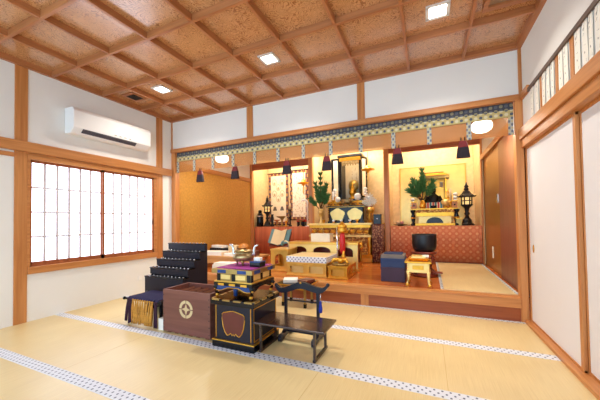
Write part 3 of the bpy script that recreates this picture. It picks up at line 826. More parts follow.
# yoke stand
r = thing('yoke_stand', 'black lacquer stand with an upswept yoke crossbar behind the low table', 'stand', (-1.17, 2.62, 0))
n = 24; top = []; bot = []
for i in range(n + 1):
    u = i / n; x = -1.455 + .565 * u; s_ = 2 * u - 1
    z = .498 + .066 * math.exp(-(s_ / .5) ** 2) + .045 * (max(0, abs(s_) - .78) / .22) ** 1.5 + .02 * s_
    th = .066 - .030 * abs(s_) ** 2
    top.append((x, z)); bot.append((x, z - th))
b = MB(); b.strip(top, bot, 'y', 2.595, 2.635)
for x, z in (top[0], top[-1]): b.ball((x, 2.615, z - .012), .018, .022, .02, n=10)
build('yoke', b, 'lacquer_m', r)
b = MB(); b.ball((-1.17, 2.594, .556), .013, .004, .010, n=10); build('gilt_boss', b, 'gold', r)
for x in (-1.344, -.994):
    b = MB(); b.box(x - .014, x + .014, 2.602, 2.63, .05, .485); build('post', b, 'lacquer_m', r, .003)
    k = MB(); n = 10
    tp = [(2.47, .05), (2.50, .062), (2.55, .06), (2.59, .085), (2.64, .085), (2.68, .06), (2.73, .062), (2.76, .05)]
    bt = [(2.47, .0), (2.50, .0), (2.55, .022), (2.59, .026), (2.64, .026), (2.68, .022), (2.73, .0), (2.76, .0)]
    k.strip(tp, bt, 'x', x - .02, x + .02); k.ball((x, 2.478, .028), .021, .026, .027, n=10); k.ball((x, 2.752, .028), .021, .026, .027, n=10)
    build('foot', k, 'lacquer_m', r)
b = MB(); b.tube([(-1.344, 2.616, .372), (-.994, 2.616, .372)], .008, 8); build('crossbar', b, 'lacquer_m', r)
b = MB(); b.box(-1.33, -1.0, 2.604, 2.628, .055, .085); build('stretcher', b, 'lacquer_m', r, .003)
k = MB(); x = -.958
k.tube([(x, 2.59, .47), (x, 2.588, .40)], .004, 6)
tr_ = thing('hanging_tassel', 'blue tassel on white cord hanging from the right end of the yoke stand', 'tassel', (x, 2.59, .48))
build('cord', k, 'silver', tr_)
k = MB(); k.lathe([(.006, .0), (.014, -.012), (.012, -.03), (.019, -.075), (.016, -.11), (.004, -.112)], (x, 2.588, .40), 10); build('fringe', k, 'blue', tr_)
# tray table with folded papers behind the yoke stand
r = thing('tray_table', 'small black table on gold legs holding papers, behind the yoke stand', 'small table', (-1.7, 3.66, 0))
b = MB(); b.box(-1.95, -1.46, 3.47, 3.86, .295, .315); build('tabletop', b, 'lacquer', r, .004)
b = MB(); b.box(-1.952, -1.458, 3.467, 3.474, .300, .318); build('gilt_edge', b, 'gold', r)
b = MB(); b.box(-1.463, -1.457, 3.47, 3.86, .300, .318); build('gilt_edge', b, 'gold', r)
for xx in (-1.865, -1.535):
    for yy in (3.55, 3.80):
        b = MB(); b.box(xx - .015, xx + .015, yy - .015, yy + .015, .05, .296); lg = build('leg', b, 'bronze_p', r, .002)
        b = MB(); b.box(xx - .017, xx + .017, yy - .017, yy + .017, .0, .055); build('foot', b, 'lacquer', lg)
b = MB(); b.box(-1.85, -1.55, 3.54, 3.55, .235, .295); build('apron', b, 'gold', r)
b = MB(); b.box(-1.53, -1.52, 3.56, 3.79, .235, .295); build('apron', b, 'gold', r)
def slab(name, cx, cy, z, w, d, h, rot, mats, label, cat, group=None):
    b = MB(); b.box(-w / 2, w / 2, -d / 2, d / 2, 0, h)
    R_ = Matrix.Rotation(rot, 3, 'Z')
    for v in b.v: v.xyz = R_ @ v + Vector((cx, cy, z))
    return single(name, b, mats, label, cat, (cx, cy, z), group, bevel=min(.004, h * .3))
slab('folded_paper', -1.80, 3.66, .315, .20, .18, .045, .4, 'paper', 'white folded papers on the small table behind the yoke stand', 'paper')
slab('booklet', -1.58, 3.70, .315, .17, .20, .04, -.35, 'maroon', 'dark red booklet on the small table behind the yoke stand', 'booklet')

# ================================================================== ON THE ALTAR PLATFORM
# low table at the left with papers
r = thing('side_table', 'long low plain wood table covered in papers on the left of the altar platform', 'table', (-3.7, 4.75, ZP))
b = MB(); b.box(-4.35, -2.95, 4.45, 5.05, .48, .515); build('tabletop', b, 'lightwood', r, .004)
for xx in (-4.28, -3.02):
    for yy in (4.5, 5.0):
        b = MB(); b.box(xx - .03, xx + .03, yy - .03, yy + .03, ZP, .482); build('leg', b, 'wood_z', r, .003)
b = MB(); b.box(-4.28, -3.02, 4.47, 4.49, .37, .482); build('apron', b, 'lightwood', r)
T_ = .515
slab('paper_stack', -3.98, 4.61, T_, .50, .27, .075, .06, 'paper', 'thick white paper stack at the window end of the plain side table', 'paper stack')
slab('paper_stack', -3.44, 4.60, T_, .42, .25, .05, -.1, 'paper', 'flat white paper stack behind the gold box on the plain side table', 'paper stack')
slab('cloth_bundle', -4.06, 4.91, T_, .44, .20, .12, .15, 'iron', 'dark folded cloth at the back of the plain side table', 'cloth')
slab('white_bundle', -4.10, 4.90, T_ + .12, .36, .15, .05, -.2, 'paper', 'white folded cloth on top of the dark folded cloth', 'cloth')
slab('book_stack', -3.72, 4.93, T_, .20, .20, .17, .1, 'cream', 'stack of cream books at the back of the plain side table', 'books')
slab('book', -3.10, 4.66, T_, .20, .26, .10, .3, 'boxwood', 'thick brown book at the right end of the plain side table', 'book')
c = (-3.47, 4.90, T_)
r = thing('wooden_fish_drum', 'round brown wooden drum on the plain side table behind the bronze censer', 'drum', c)
k = MB(); k.lathe([(.09, 0), (.11, .015), (.10, .05)], c, 14); build('cushion', k, 'maroon', r)
k = MB(); k.ball((c[0], c[1], c[2] + .135), .125, .10, .09, 16); build('body', k, 'ochrewood', r)
k = MB(); k.box(c[0] - .09, c[0] + .09, c[1] - .102, c[1] - .05, c[2] + .11, c[2] + .12); build('slit', k, 'iron', r)
slab('paper_tray', -3.36, 4.20, ZP, .44, .26, .15, .0, 'paper', 'plain white storage box on the platform behind the black cabinet', 'box')
slab('paper_stack', -3.36, 4.20, ZP + .15, .40, .22, .03, .12, 'paper', 'white paper stack on the plain white storage box', 'paper stack')

# arched gold side table
x0, x1, y0, y1, zt = -2.665, -2.315, 4.6, 5.0, .668
def arch_hole(cu, hw, z0, z1):
    pts = [(cu + hw, z0), (cu + hw, z0 + (z1 - z0) * .3), (cu + hw, z0 + (z1 - z0) * .55)]
    zm = z0 + (z1 - z0) * .55
    for i in range(1, 12):
        a = PI * i / 12; pts.append((cu + hw * cos(a), zm + (z1 - zm) * sin(a)))
    pts += [(cu - hw, zm), (cu - hw, z0 + (z1 - z0) * .3), (cu - hw, z0), (cu, z0)]
    return pts
r = thing('arched_side_table', 'tall gold side table with arched openings left of the white bordered mat', 'side table', ((x0 + x1) / 2, 4.8, ZP))
b = MB(); b.box(x0 - .01, x1 + .01, y0 - .01, y1 + .01, zt - .03, zt); build('tabletop', b, 'goldleaf', r, .005)
for yy in (y0, y1 - .02):
    b = MB(); b.plate_hole(x0, x1, .30, zt - .03, arch_hole((x0 + x1) / 2, .095, .36, .58), 'y', yy, yy + .02); build('arched_panel', b, 'goldleaf', r)
for xx in (x0, x1 - .02):
    b = MB(); b.plate_hole(y0 + .02, y1 - .02, .30, zt - .03, arch_hole((y0 + y1) / 2, .09, .36, .58), 'x', xx, xx + .02); build('arched_panel', b, 'goldleaf', r)
b = MB(); b.box(x0 - .01, x1 + .01, y0 - .01, y1 + .01, ZP, .30); build('base', b, 'goldleaf', r, .005)
# gooseneck reading lamp
c = (-2.36, 4.72, zt)
r = thing('reading_lamp', 'small curved cream reading lamp with teal head on the arched gold table', 'lamp', c)
k = MB(); k.lathe([(.035, 0), (.035, .012), (.012, .018)], c, 14); build('base', k, 'cream', r)
k = MB(); k.tube([(c[0], c[1], zt + .015), (c[0] + .012, c[1], zt + .07), (c[0] - .005, c[1], zt + .125), (c[0] - .05, c[1], zt + .145), (c[0] - .10, c[1], zt + .13)], .013, 8); build('neck', k, 'cream', r)
k = MB(); k.tube([(c[0] - .085, c[1], zt + .14), (c[0] - .12, c[1], zt + .115), (c[0] - .135, c[1], zt + .06)], [.018, .026, .03], 10); build('head', k, 'teal', r)

# sutra lectern with open book
c = (-3.0, 5.6, ZP)
r = thing('lectern', 'dark book lectern standing behind the arched gold table', 'lectern', c)
k = MB(); k.lathe([(.14, 0), (.14, .03), (.03, .05), (.025, .28), (.05, .30)], c, 12); build('stand', k, 'redstand', r)
k = MB(); k._add([(-3.24, 5.50, .63), (-2.76, 5.50, .63), (-2.76, 5.70, .93), (-3.24, 5.70, .93), (-3.24, 5.52, .62), (-2.76, 5.52, .62), (-2.76, 5.72, .92), (-3.24, 5.72, .92)],
     [(0, 1, 2, 3), (7, 6, 5, 4), (0, 4, 5, 1), (1, 5, 6, 2), (2, 6, 7, 3), (3, 7, 4, 0)]); build('book_rest', k, 'redstand', r)
r = thing('open_book', 'open sutra book with teal cover on the lectern', 'book', (-3.0, 5.56, .64))
def page(xa, za, xb, zb, mat, nm, off):
    k = MB(); d = Vector((0, -.03, .02)) * off
    vs = [Vector((xa, 5.49, .645)) + d + Vector((0, 0, za)), Vector((xb, 5.49, .645)) + d + Vector((0, 0, zb)), Vector((xb, 5.69, .945)) + d + Vector((0, 0, zb)), Vector((xa, 5.69, .945)) + d + Vector((0, 0, za))]
    vs += [v + Vector((0, .012, -.006)) for v in vs]
    k._add(vs, [(0, 1, 2, 3), (7, 6, 5, 4), (0, 4, 5, 1), (1, 5, 6, 2), (2, 6, 7, 3), (3, 7, 4, 0)]); return build(nm, k, mat, r)
page(-3.25, .06, -3.0, 0, 'teal', 'cover', .3); page(-3.0, 0, -2.75, .06, 'teal', 'cover', .3)
page(-3.17, .045, -3.0, .0, 'cream', 'page_block', .9); page(-3.0, .0, -2.86, .045, 'cream', 'page_block', .9)

# raised seat with bordered mat
x0, x1, y0, y1 = -2.19, -1.5, 4.33, 4.98
def panelled(nm, lab, cat, x0, x1, y0, y1, z0, z1, nx, ny, mat='goldleaf', inset='palegold'):
    r = thing(nm, lab, cat, ((x0 + x1) / 2, (y0 + y1) / 2, z0))
    h = z1 - z0
    b = MB(); b.box(x0 - .015, x1 + .015, y0 - .015, y1 + .015, z0, z0 + h * .14); build('base', b, mat, r, .005)
    b = MB(); b.box(x0 - .01, x1 + .01, y0 - .01, y1 + .01, z1 - h * .14, z1); build('top', b, mat, r, .005)
    b = MB(); b.box(x0 + .045, x1 - .045, y0 + .045, y1 - .045, z0 + h * .1, z1 - h * .1); build('body', b, inset, r)
    def holes(a0, a1, n_, axis, p, q):
        m_ = MB(); w_ = (a1 - a0) / n_
        for i in range(n_):
            u0, u1 = a0 + w_ * i, a0 + w_ * (i + 1); cu = (u0 + u1) / 2; zm = z0 + h * .48
            hole = []
            for j in range(24):
                t_ = 2 * PI * j / 24; rr = 1 + .10 * cos(4 * t_ + PI) * (1 if sin(t_) < .2 else .5)
                hole.append((cu + w_ * .38 * rr * (abs(cos(t_)) ** .7) * (1 if cos(t_) > 0 else -1), zm + h * .27 * rr * (abs(sin(t_)) ** .7) * (1 if sin(t_) > 0 else -1)))
            m_.plate_hole(u0, u1, z0 + h * .13, z1 - h * .13, hole, axis, p, q)
        return m_
    build('front_panel', holes(x0, x1, nx, 'y', y0, y0 + .016), mat, r)
    build('side_panel', holes(y0 + .016, y1, ny, 'x', x1 - .016, x1), mat, r)
    build('side_panel', holes(y0 + .016, y1, ny, 'x', x0, x0 + .016), mat, r)
    return r
panelled('raised_seat', 'low gold panelled seat platform under the white bordered mat', 'seat platform', x0, x1, y0, y1, ZP, .49, 2, 2)
r = thing('seat_mat', 'thick straw mat with white patterned border on the gold seat platform', 'mat', ((x0 + x1) / 2, 4.65, .49))
b = MB(); b.box(x0 - .012, x1 + .012, y0 - .012, y1 + .012, .49, .585); build('mat_body', b, 'cushionside', r, .006)
b = MB(); b.box(x0 + .0, x1 - .0, y0 + .0, y1 - .0, .585, .588); build('mat_top', b, 'cushion', r)
# small gold desk to the right
x0, x1, y0, y1 = -1.445, -1.145, 4.28, 4.86
panelled('gold_desk', 'small low gold desk with panels right of the bordered mat', 'desk', x0, x1, y0, y1, ZP, .465, 1, 2, 'gold', 'goldleaf')
r = thing('vajra_ornament', 'gold scrolled ornament on a dark cushion tray on the small gold desk', 'ornament', (-1.29, 4.5, .465))
k = MB(); k.lathe([(.12, 0), (.135, .015), (.12, .03)], (-1.295, 4.46, .465), 18, sx=1.05, sy=1.1); build('tray', k, 'bronze_p', r)
k = MB()
for s_ in (-1, 1):
    k.tube([(-1.30, 4.47, .50), (-1.30 + s_ * .05, 4.45, .55), (-1.30 + s_ * .10, 4.43, .545), (-1.30 + s_ * .13, 4.42, .51), (-1.30 + s_ * .10, 4.42, .49)], [.026, .03, .026, .02, .01], 8)
k.ball((-1.30, 4.46, .53), .055, .05, .045, 12); build('scrolls', k, 'gold', r)
k = MB(); k.lathe([(.035, 0), (.03, .04), (.018, .06), (.022, .09), (.005, .12)], (-1.26, 4.52, .565), 12); build('knop', k, 'gold', r)

# long gold front desk
x0, x1, y0, y1, zt = -2.49, -1.145, 5.02, 5.36, .775
r = thing('front_desk', 'long gold desk with arched openings behind the bordered mat', 'desk', ((x0 + x1) / 2, 5.2, ZP))
b = MB(); b.box(x0 - .012, x1 + .012, y0 - .012, y1 + .012, zt - .045, zt); build('desktop', b, 'goldleaf', r, .006)
b = MB(); w_ = (x1 - x0) / 3
for i in range(3):
    cu = x0 + w_ * (i + .5); b.plate_hole(x0 + w_ * i, x0 + w_ * (i + 1), .31, zt - .045, arch_hole(cu, .17 if i == 1 else .14, .52, .69), 'y', y0, y0 + .022)
build('arched_panel', b, 'palegold', r)
for xx in (x0, x1 - .02):
    b = MB(); b.plate_hole(y0 + .022, y1, .31, zt - .045, arch_hole(5.19, .1, .40, .66), 'x', xx, xx + .02); each('side_panel', b, 'gold', r)
b = MB(); b.box(x0 + .02, x1 - .02, y1 - .03, y1 - .01, .31, zt - .045); build('back_panel', b, 'redstand', r)
b = MB(); b.box(x0 - .015, x1 + .015, y0 - .012, y1 + .012, ZP, .312); build('base', b, 'goldleaf', r, .006)
k = MB()
k.tube([(x1 + .02, y0 + .05, zt), (x1 + .06, y0 + .05, zt - .02), (x1 + .075, y0 + .05, zt - .08), (x1 + .04, y0 + .05, zt - .12)], [.02, .035, .03, .012], 10); build('scroll_bracket', k, 'gold', r)
slab('book_stack', -1.865, 5.19, zt, .38, .22, .155, 0, ['scrollpaper'], 'cream bound stack of sutra books on the long gold desk', 'books')
b = MB()
r = thing('bud_finial', 'tall red post with gold flower bud top between the mat and the long gold desk', 'finial', (-1.395, 4.95, ZP))
k = MB(); k.lathe([(.05, 0), (.05, .03), (.022, .05), (.022, .30)], (-1.395, 4.94, ZP), 12); build('stem', k, 'gold', r)
k = MB(); k.lathe([(.03, 0), (.05, .05), (.055, .20), (.045, .33), (.035, .38)], (-1.395, 4.94, .58), 12); build('post', k, 'red', r)
k = MB(); k.lathe([(.05, 0), (.085, .02), (.09, .05), (.065, .08), (.085, .10), (.08, .135), (.04, .17), (.01, .205)], (-1.395, 4.94, .95), 14); build('bud', k, 'gold', r)
r = thing('staff', 'slim grey metal staff standing beside the red post', 'staff', (-1.47, 4.96, ZP))
k = MB(); k.lathe([(.03, 0), (.03, .012), (.016, .02)], (-1.49, 4.94, ZP), 12); build('base', k, 'silver', r)
k = MB(); k.tube([(-1.49, 4.94, ZP + .015), (-1.49, 4.94, 1.05)], .016, 8); build('rod', k, 'silver', r)

# stack of covered boxes
for i, (z0, z1, m_, lab, nm) in enumerate(((ZP, .475, 'plumbox', 'large plum covered box at the bottom of the stack on the platform', 'covered_box'), (.475, .605, 'slate', 'slate blue covered box in the middle of the stack', 'covered_box'))):
    r = thing(nm, lab, 'box', (-.485, 4.55, z0))
    b = MB(); b.box(-.655, -.318, 4.36, 4.72, z0, z1 - .03); build('body', b, m_, r, .005)
    b = MB(); b.box(-.658, -.315, 4.357, 4.723, z1 - .034, z1); build('lid', b, m_, r, .005)
slab('folded_blanket', -.487, 4.545, .605, .33, .35, .05, 0, 'grey', 'grey folded cloth lying on top of the slate blue box', 'cloth')
slab('notebook', -.49, 4.58, .655, .26, .26, .016, .02, 'slate', 'thin dark notebook on the grey folded cloth', 'notebook')

# gold four legged stand
x0, x1, y0, y1 = -.275, .005, 4.12, 4.42
r = thing('gold_stand', 'small four legged gold stand holding a gold tray in front of the black bowl', 'stand', (-.135, 4.27, ZP))
b = MB(); b.box(x0 - .028, x1 + .024, y0 - .02, y1 + .02, .585, .61); build('tabletop', b, 'gold', r, .005)
b = MB(); b.box(x0 + .005, x1 - .005, y0 + .01, y0 + .03, .47, .586); b.box(x0 + .005, x0 + .025, y0, y1, .47, .586); b.box(x1 - .025, x1 - .005, y0, y1, .47, .586); b.box(x0, x1, y1 - .03, y1 - .01, .47, .586); each('apron', b, 'palegold', r, .003)
b = MB(); b.box(x0 + .07, x1 - .07, y0 + .004, y0 + .011, .50, .555); build('apron_panel', b, 'gold', r, .004)
b = MB(); b.box(x0 - .01, x1 + .01, y0 - .004, y1 + .004, .462, .474); build('lower_rim', b, 'palegold', r)
for xx in (x0 + .015, x1 - .015):
    for yy in (y0 + .015, y1 - .015):
        s_ = -1 if xx < -.13 else 1
        k = MB(); k.tube([(xx, yy, .47), (xx, yy, .38), (xx + s_ * .004, yy, .33), (xx + s_ * .012, yy - .006, .295), (xx + s_ * .014, yy - .010, .267)], [.022, .018, .014, .022, .024], 10)
        lg = build('leg', k, 'palegold', r)
        k = MB(); k.ball((xx + s_ * .012, yy - .010, .292), .027, .027, .024, 10); each('foot', k, 'gold', lg)
r = thing('gold_tray', 'gold tray with a strip of paper on the four legged gold stand', 'tray', (-.135, 4.28, .61))
b = MB(); b.frustum((-.13, 4.27), .20, .22, .26, .28, .61, .648); build('tray_body', b, 'gold', r, .003)
b = MB(); b.box(-.22, -.04, 4.16, 4.38, .648, .672); build('sutra_book', b, 'palegold', r, .003)
b = MB(); b.box(-.08, .0, 4.2, 4.34, .66, .678); build('paper_strip', b, 'paper', r)

# big bowl gong on red stand
c = (-.07, 5.05, ZP)
r = thing('bowl_gong_stand', 'red brown lacquer stand under the big black bowl gong', 'stand', c)
k = MB(); k.lathe([(.17, .345), (.19, .36), (.19, .385), (.15, .39)], c, 20); build('ring', k, 'redstand', r)
k = MB(); k.lathe([(.20, 0), (.21, .02), (.19, .04)], c, 20); build('base', k, 'redstand', r)
for i in range(4):
    a = PI / 4 + i * PI / 2; k = MB()
    k.tube([(c[0] + .16 * cos(a), c[1] + .16 * sin(a), c[2] + .37), (c[0] + .19 * cos(a), c[1] + .19 * sin(a), c[2] + .28), (c[0] + .13 * cos(a), c[1] + .13 * sin(a), c[2] + .18), (c[0] + .14 * cos(a), c[1] + .14 * sin(a), c[2] + .1), (c[0] + .19 * cos(a), c[1] + .19 * sin(a), c[2] + .035)], [.028, .03, .024, .022, .034], 10)
    build('leg', k, 'redstand', r)
k = MB(); k.box(.03, .19, 4.93, 5.05, ZP + .06, ZP + .075); build('lower_shelf', k, 'redstand', r)
c = (-.065, 5.05, .655)
k = MB(); k.lathe([(.02, 0), (.13, .004), (.165, .03), (.18, .08), (.186, .15), (.183, .235), (.183, .265), (.178, .278), (.165, .275), (.16, .2), (.15, .08), (.02, .03)], c, 28)
single('bowl_gong', k, 'blackstone', 'big black bowl gong resting on its red brown stand', 'gong', c)

# plum brocade draped table beside the central altar
x0, x1, y0, y1 = -1.10, -.895, 6.22, 6.60
r = thing('draped_table', 'table draped in plum and gold brocade right of the central altar', 'table', (-1.0, 6.4, ZP))
k = MB(); n = 40; path = []
for i in range(10): path.append((x0 + (x1 - x0) * i / 9, y0))
for i in range(1, 8): path.append((x1, y0 + (y1 - y0) * i / 7))
def drape(path, z0, z1, amp, freq, th=.012):
    m_ = MB(); o_ = []; 
    for i, (x, y) in enumerate(path):
        w_ = amp * sin(i * freq); o_.append((x, y, w_))
    for i in range(len(o_) - 1):
        (xa, ya, wa), (xb, yb_, wb) = o_[i], o_[i + 1]
        d = Vector((yb_ - ya, -(xb - xa), 0)); d.normalize()
        A0, B0 = Vector((xa, ya, z1)), Vector((xb, yb_, z1)); A1, B1 = Vector((xa, ya, z0)) + d * wa, Vector((xb, yb_, z0)) + d * wb
        q = [A0, B0, B1, A1]; q += [v - d * th for v in q]
        m_._add(q, [(0, 1, 2, 3), (7, 6, 5, 4), (0, 4, 5, 1), (1, 5, 6, 2), (2, 6, 7, 3), (3, 7, 4, 0)], True)
    return m_
build('drape', drape(path, ZP + .005, 1.07, .012, 1.6), 'darkbrocade', r)
b = MB(); b.box(x0, x1, y0, y1, 1.06, 1.085); build('tabletop', b, 'darkbrocade', r)

# ---------------- central altar
x0, x1, y0, y1 = -2.58, -1.12, 6.25, 6.75
r = thing('central_altar', 'carved gold central altar table with stepped mouldings', 'altar', ((x0 + x1) / 2, 6.5, ZP))
b = MB(); b.box(x0 - .03, x1 + .015, y0 - .03, y1, 1.075, 1.115); build('altar_top', b, 'palegold', r, .006)
b = MB(); b.box(x0 + .02, x1 - .02, y0 + .02, y1, 1.01, 1.08); build('cornice', b, 'gold', r, .004)
b = MB(); b.box(x0 + .06, x1 - .06, y0 + .06, y1, .84, 1.015); build('carved_frieze', b, 'carved', r)
b = MB(); b.box(x0, x1, y0, y1, .80, .845); build('moulding', b, 'palegold', r, .006)
b = MB(); b.box(x0 + .1, x1 - .1, y0 + .1, y1, .42, .805); build('body', b, 'carved', r)
b = MB(); b.box(x0 - .02, x1 + .02, y0 - .02, y1, .34, .425); build('moulding', b, 'gold', r, .006)
b = MB(); b.box(x0 - .035, x1 + .01, y0 - .05, y1, ZP, .345); build('base', b, 'goldleaf', r, .006)
k = MB()
for i in range(9):
    xx = x0 + .12 + i * (x1 - x0 - .24) / 8; k.ball((xx, y0 + .055, .925), .06, .03, .05, 10)
    k.tube([(xx - .06, y0 + .05, .90), (xx - .02, y0 + .03, .96), (xx + .03, y0 + .03, .90), (xx + .07, y0 + .05, .95)], .014, 6)
build('relief', k, 'gold', r)
for xx in (x0 + .05, x1 - .05):
    k = MB(); k.lathe([(.05, 0), (.04, .05), (.045, .12), (.06, .2), (.04, .32), (.05, .38)], (xx, y0 + .05, .42), 12); build('corner_post', k, 'gold', r)
# rail-like extension of the altar back shelf
x0, x1, y0, y1 = -2.56, -.92, 6.78, 7.5
r = thing('shrine_base', 'tall gold base behind the central altar that carries the open shrine', 'shrine base', (-1.74, 7.1, ZP))
b = MB(); b.box(x0, x1, y0, y1, ZP, 1.10); build('body', b, 'goldleaf', r)
b = MB(); b.box(-2.3, -1.3, 6.86, 7.5, 1.10, 1.60); build('upper_tier', b, 'carved', r)
b = MB(); b.box(-2.36, -1.24, 6.83, 7.5, 1.60, 1.65); build('moulding', b, 'gold', r, .006)
# black table with gold cusped panels on altar
x0, x1, y0, y1 = -2.12, -1.31, 6.40, 6.66
r = thing('altar_table', 'black lacquer altar table with gold cloud shaped panels on the central altar', 'altar table', ((x0 + x1) / 2, 6.5, 1.115))
b = MB(); b.box(x0 - .06, x1 + .03, y0 - .03, y1 + .02, 1.475, 1.51); build('tabletop', b, 'lacquer', r, .005)
b = MB(); b.box(x0 - .06, x1 + .03, y0 - .034, y0 - .028, 1.48, 1.487); each('gilt_edge', b, 'gold', r)
b = MB(); w_ = (x1 - x0) / 2
for i in range(2):
    cu = x0 + w_ * (i + .5); hole = []
    for j in range(28):
        t_ = 2 * PI * j / 28; rr = 1 + .07 * cos(5 * t_ - PI / 2)
        hole.append((cu + w_ * .43 * rr * cos(t_), 1.315 + .138 * rr * sin(t_)))
    b.plate_hole(x0 + w_ * i, x0 + w_ * (i + 1), 1.16, 1.476, hole, 'y', y0, y0 + .02)
build('front_frame', b, 'lacquer', r)
b = MB(); b.box(x0 + .02, x1 - .02, y0 + .022, y0 + .03, 1.17, 1.475); build('gold_panel', b, 'palegold', r)
b = MB(); b.box(x0 - .03, x1 + .02, y0 - .02, y1 + .01, 1.115, 1.162); build('base', b, 'lacquer', r, .004)
b = MB(); b.box(x1 - .02, x1, y0, y1, 1.16, 1.476); b.box(x0, x0 + .02, y0, y1, 1.16, 1.476); each('side_panel', b, 'lacquer', r)
# open shrine
x0, x1, y0, y1, z0, z1 = -2.0, -1.50, 7.0, 7.42, 1.65, 2.80
r = thing('open_shrine', 'tall black and gold shrine with open doors above the central altar', 'shrine', (-1.75, 7.2, z0))
b = MB(); b.box(x0 - .04, x1 + .04, y0 - .03, y1 + .02, z0, z0 + .06); build('base', b, 'lacquer', r, .004)
b = MB(); b.box(x0 - .06, x1 + .06, y0 - .05, y1 + .02, z1 - .04, z1 + .02); b.box(x0 - .02, x1 + .02, y0 - .02, y1, z1 - .14, z1 - .04, 1); build('roof', b, ['lacquer', 'gold'], r, .004)
b = MB(); b.box(x0, x1, y1 - .02, y1, z0 + .06, z1 - .04); build('back_panel', b, 'scrollpaper', r)  # pale paper tone paints the lit look of the gold interior
for xx in (x0, x1 - .025):
    b = MB(); b.box(xx, xx + .025, y0, y1, z0 + .06, z1 - .04); each('side_panel', b, 'lacquer', r)
def door(hx, ang, lab):
    w_ = .24; k = MB()
    s_ = -1 if ang < 0 else 1
    R_ = Matrix.Rotation(ang, 3, 'Z')
    def P(mb):
        for v in mb.v: v.xyz = R_ @ v + Vector((hx, y0 - .005, 0))
        return mb
    L_, H_ = (-w_, 0) if s_ < 0 else (0, w_)
    d = build('shrine_door', P(MB().box(L_, H_, -.012, .012, z0 + .08, z1 - .05)), 'lacquer', r)
    build('door_panel', P(MB().box(L_ + .06, H_ - .06, -.016, .016, z0 + .13, z1 - .10)), 'scrollpaper', d)  # light reflected off the gold panel is painted as this pale tone
door(x0, -.12, ''); door(x1, 1.0, '')
b = MB(); b.box(x0 + .05, x1 - .05, y0 - .02, y0 + .0, z1 - .22, z1 - .13); k = b
for i in range(6): b.box(x0 + .06 + i * .065, x0 + .09 + i * .065, y0 - .03, y0 - .015, z1 - .26, z1 - .15)
build('canopy', b, 'bronze', r)
b = MB(); b.box(-1.80, -1.64, y1 - .03, y1 - .022, 2.06, 2.56); build('inscription_panel', b, 'writing', r)
b = MB(); b.tube([(x0 + .08, y0 + .05, z1 - .15), (x1 - .08, y0 + .05, z1 - .15)], .032, 8); build('shrine_lamp', b, 'tube', r)
c = (-1.74, 7.18, z0 + .06)
r = thing('seated_statue', 'small gold seated statue on a lotus inside the open shrine', 'statue', c)
k = MB(); k.lathe([(.09, 0), (.10, .03), (.05, .06), (.05, .10), (.085, .14), (.095, .17), (.06, .18)], c, 16); build('lotus_base', k, 'gold', r)
k = MB(); k.lathe([(.085, 0), (.09, .03), (.055, .065), (.05, .12), (.055, .15), (.02, .175), (.022, .185), (.032, .21), (.028, .235), (.01, .255)], (c[0], c[1], c[2] + .18), 16, sy=.8); build('figure', k, 'gold', r)
k = MB(); k.lathe([(.02, 0), (.13, .004), (.13, .012), (.02, .016)], (0, 0, 0), 20)
for v in k.v: v.xyz = Vector((c[0] + v.x, c[1] + .11 + v.z, c[2] + .36 + v.y * 1.2))
build('halo', k, 'palegold', r)

# pine sprays in vases
def pine(c, hs, lab, n, spread, vmat, vh):
    r = thing('pine_vase', lab, 'vase of pine', c)
    k = MB(); k.lathe([(.045, 0), (.055, .02), (.025, .08), (.045, .35 * vh / .33), (.055, .5 * vh), (.03, .75 * vh), (.075, vh), (.06, vh), (.02, .8 * vh)] if vh > .2 else [(.05, 0), (.07, .05), (.06, .1), (.04, vh), (.03, vh)], c, 14); build('vase', k, vmat, r)
    br = MB(); lf = MB(); top = Vector((c[0], c[1], c[2] + vh - .03))
    for i in range(n):
        a = 2 * PI * i / n + .3; s_ = spread * (.35 + .65 * ((i * 7) % n) / n)
        if i == 0: s_ = 0
        e_ = top + Vector((s_ * cos(a), .35 * s_ * sin(a), hs * (1.0 - .75 * (s_ / spread) ** 1.2)))
        mid = top.lerp(e_, .5) + Vector((0, 0, -.03 * s_))
        br.tube([top, mid, e_], [.010, .008, .005], 6)
        for q in range(5):
            p = top.lerp(e_, .45 + .55 * q / 4)
            for j in range(18):
                d = Vector((random.gauss(0, 1), random.gauss(0, .7), random.gauss(.2, .8))); d.normalize()
                d = (d + (e_ - top).normalized() * 1.5).normalized()
                l_ = random.uniform(.10, .15); q1 = p + d * l_
                t_ = d.cross(Vector((0, 1, .2))).normalized() * .008; u_ = d.cross(t_).normalized() * .008
                lf._add([p + t_, p - t_, p + u_, p + d * l_ * .55 + t_ * 1.3, p + d * l_ * .55 - t_ * 1.3, p + d * l_ * .55 + u_ * 1.3, q1],
                        [(0, 1, 4, 3), (1, 2, 5, 4), (2, 0, 3, 5), (3, 4, 6), (4, 5, 6), (5, 3, 6)])
    build('branches', br, 'twig', r); build('needles', lf, 'green', r)
pine((-2.335, 6.45, 1.115), .84, 'green pine spray in a pale gold vase on the left of the central altar', 9, .30, 'palegold', .33)
pine((-.10, 6.92, 1.41), .66, 'green pine spray in a gold vase on the right bay altar', 11, .36, 'gold', .19)

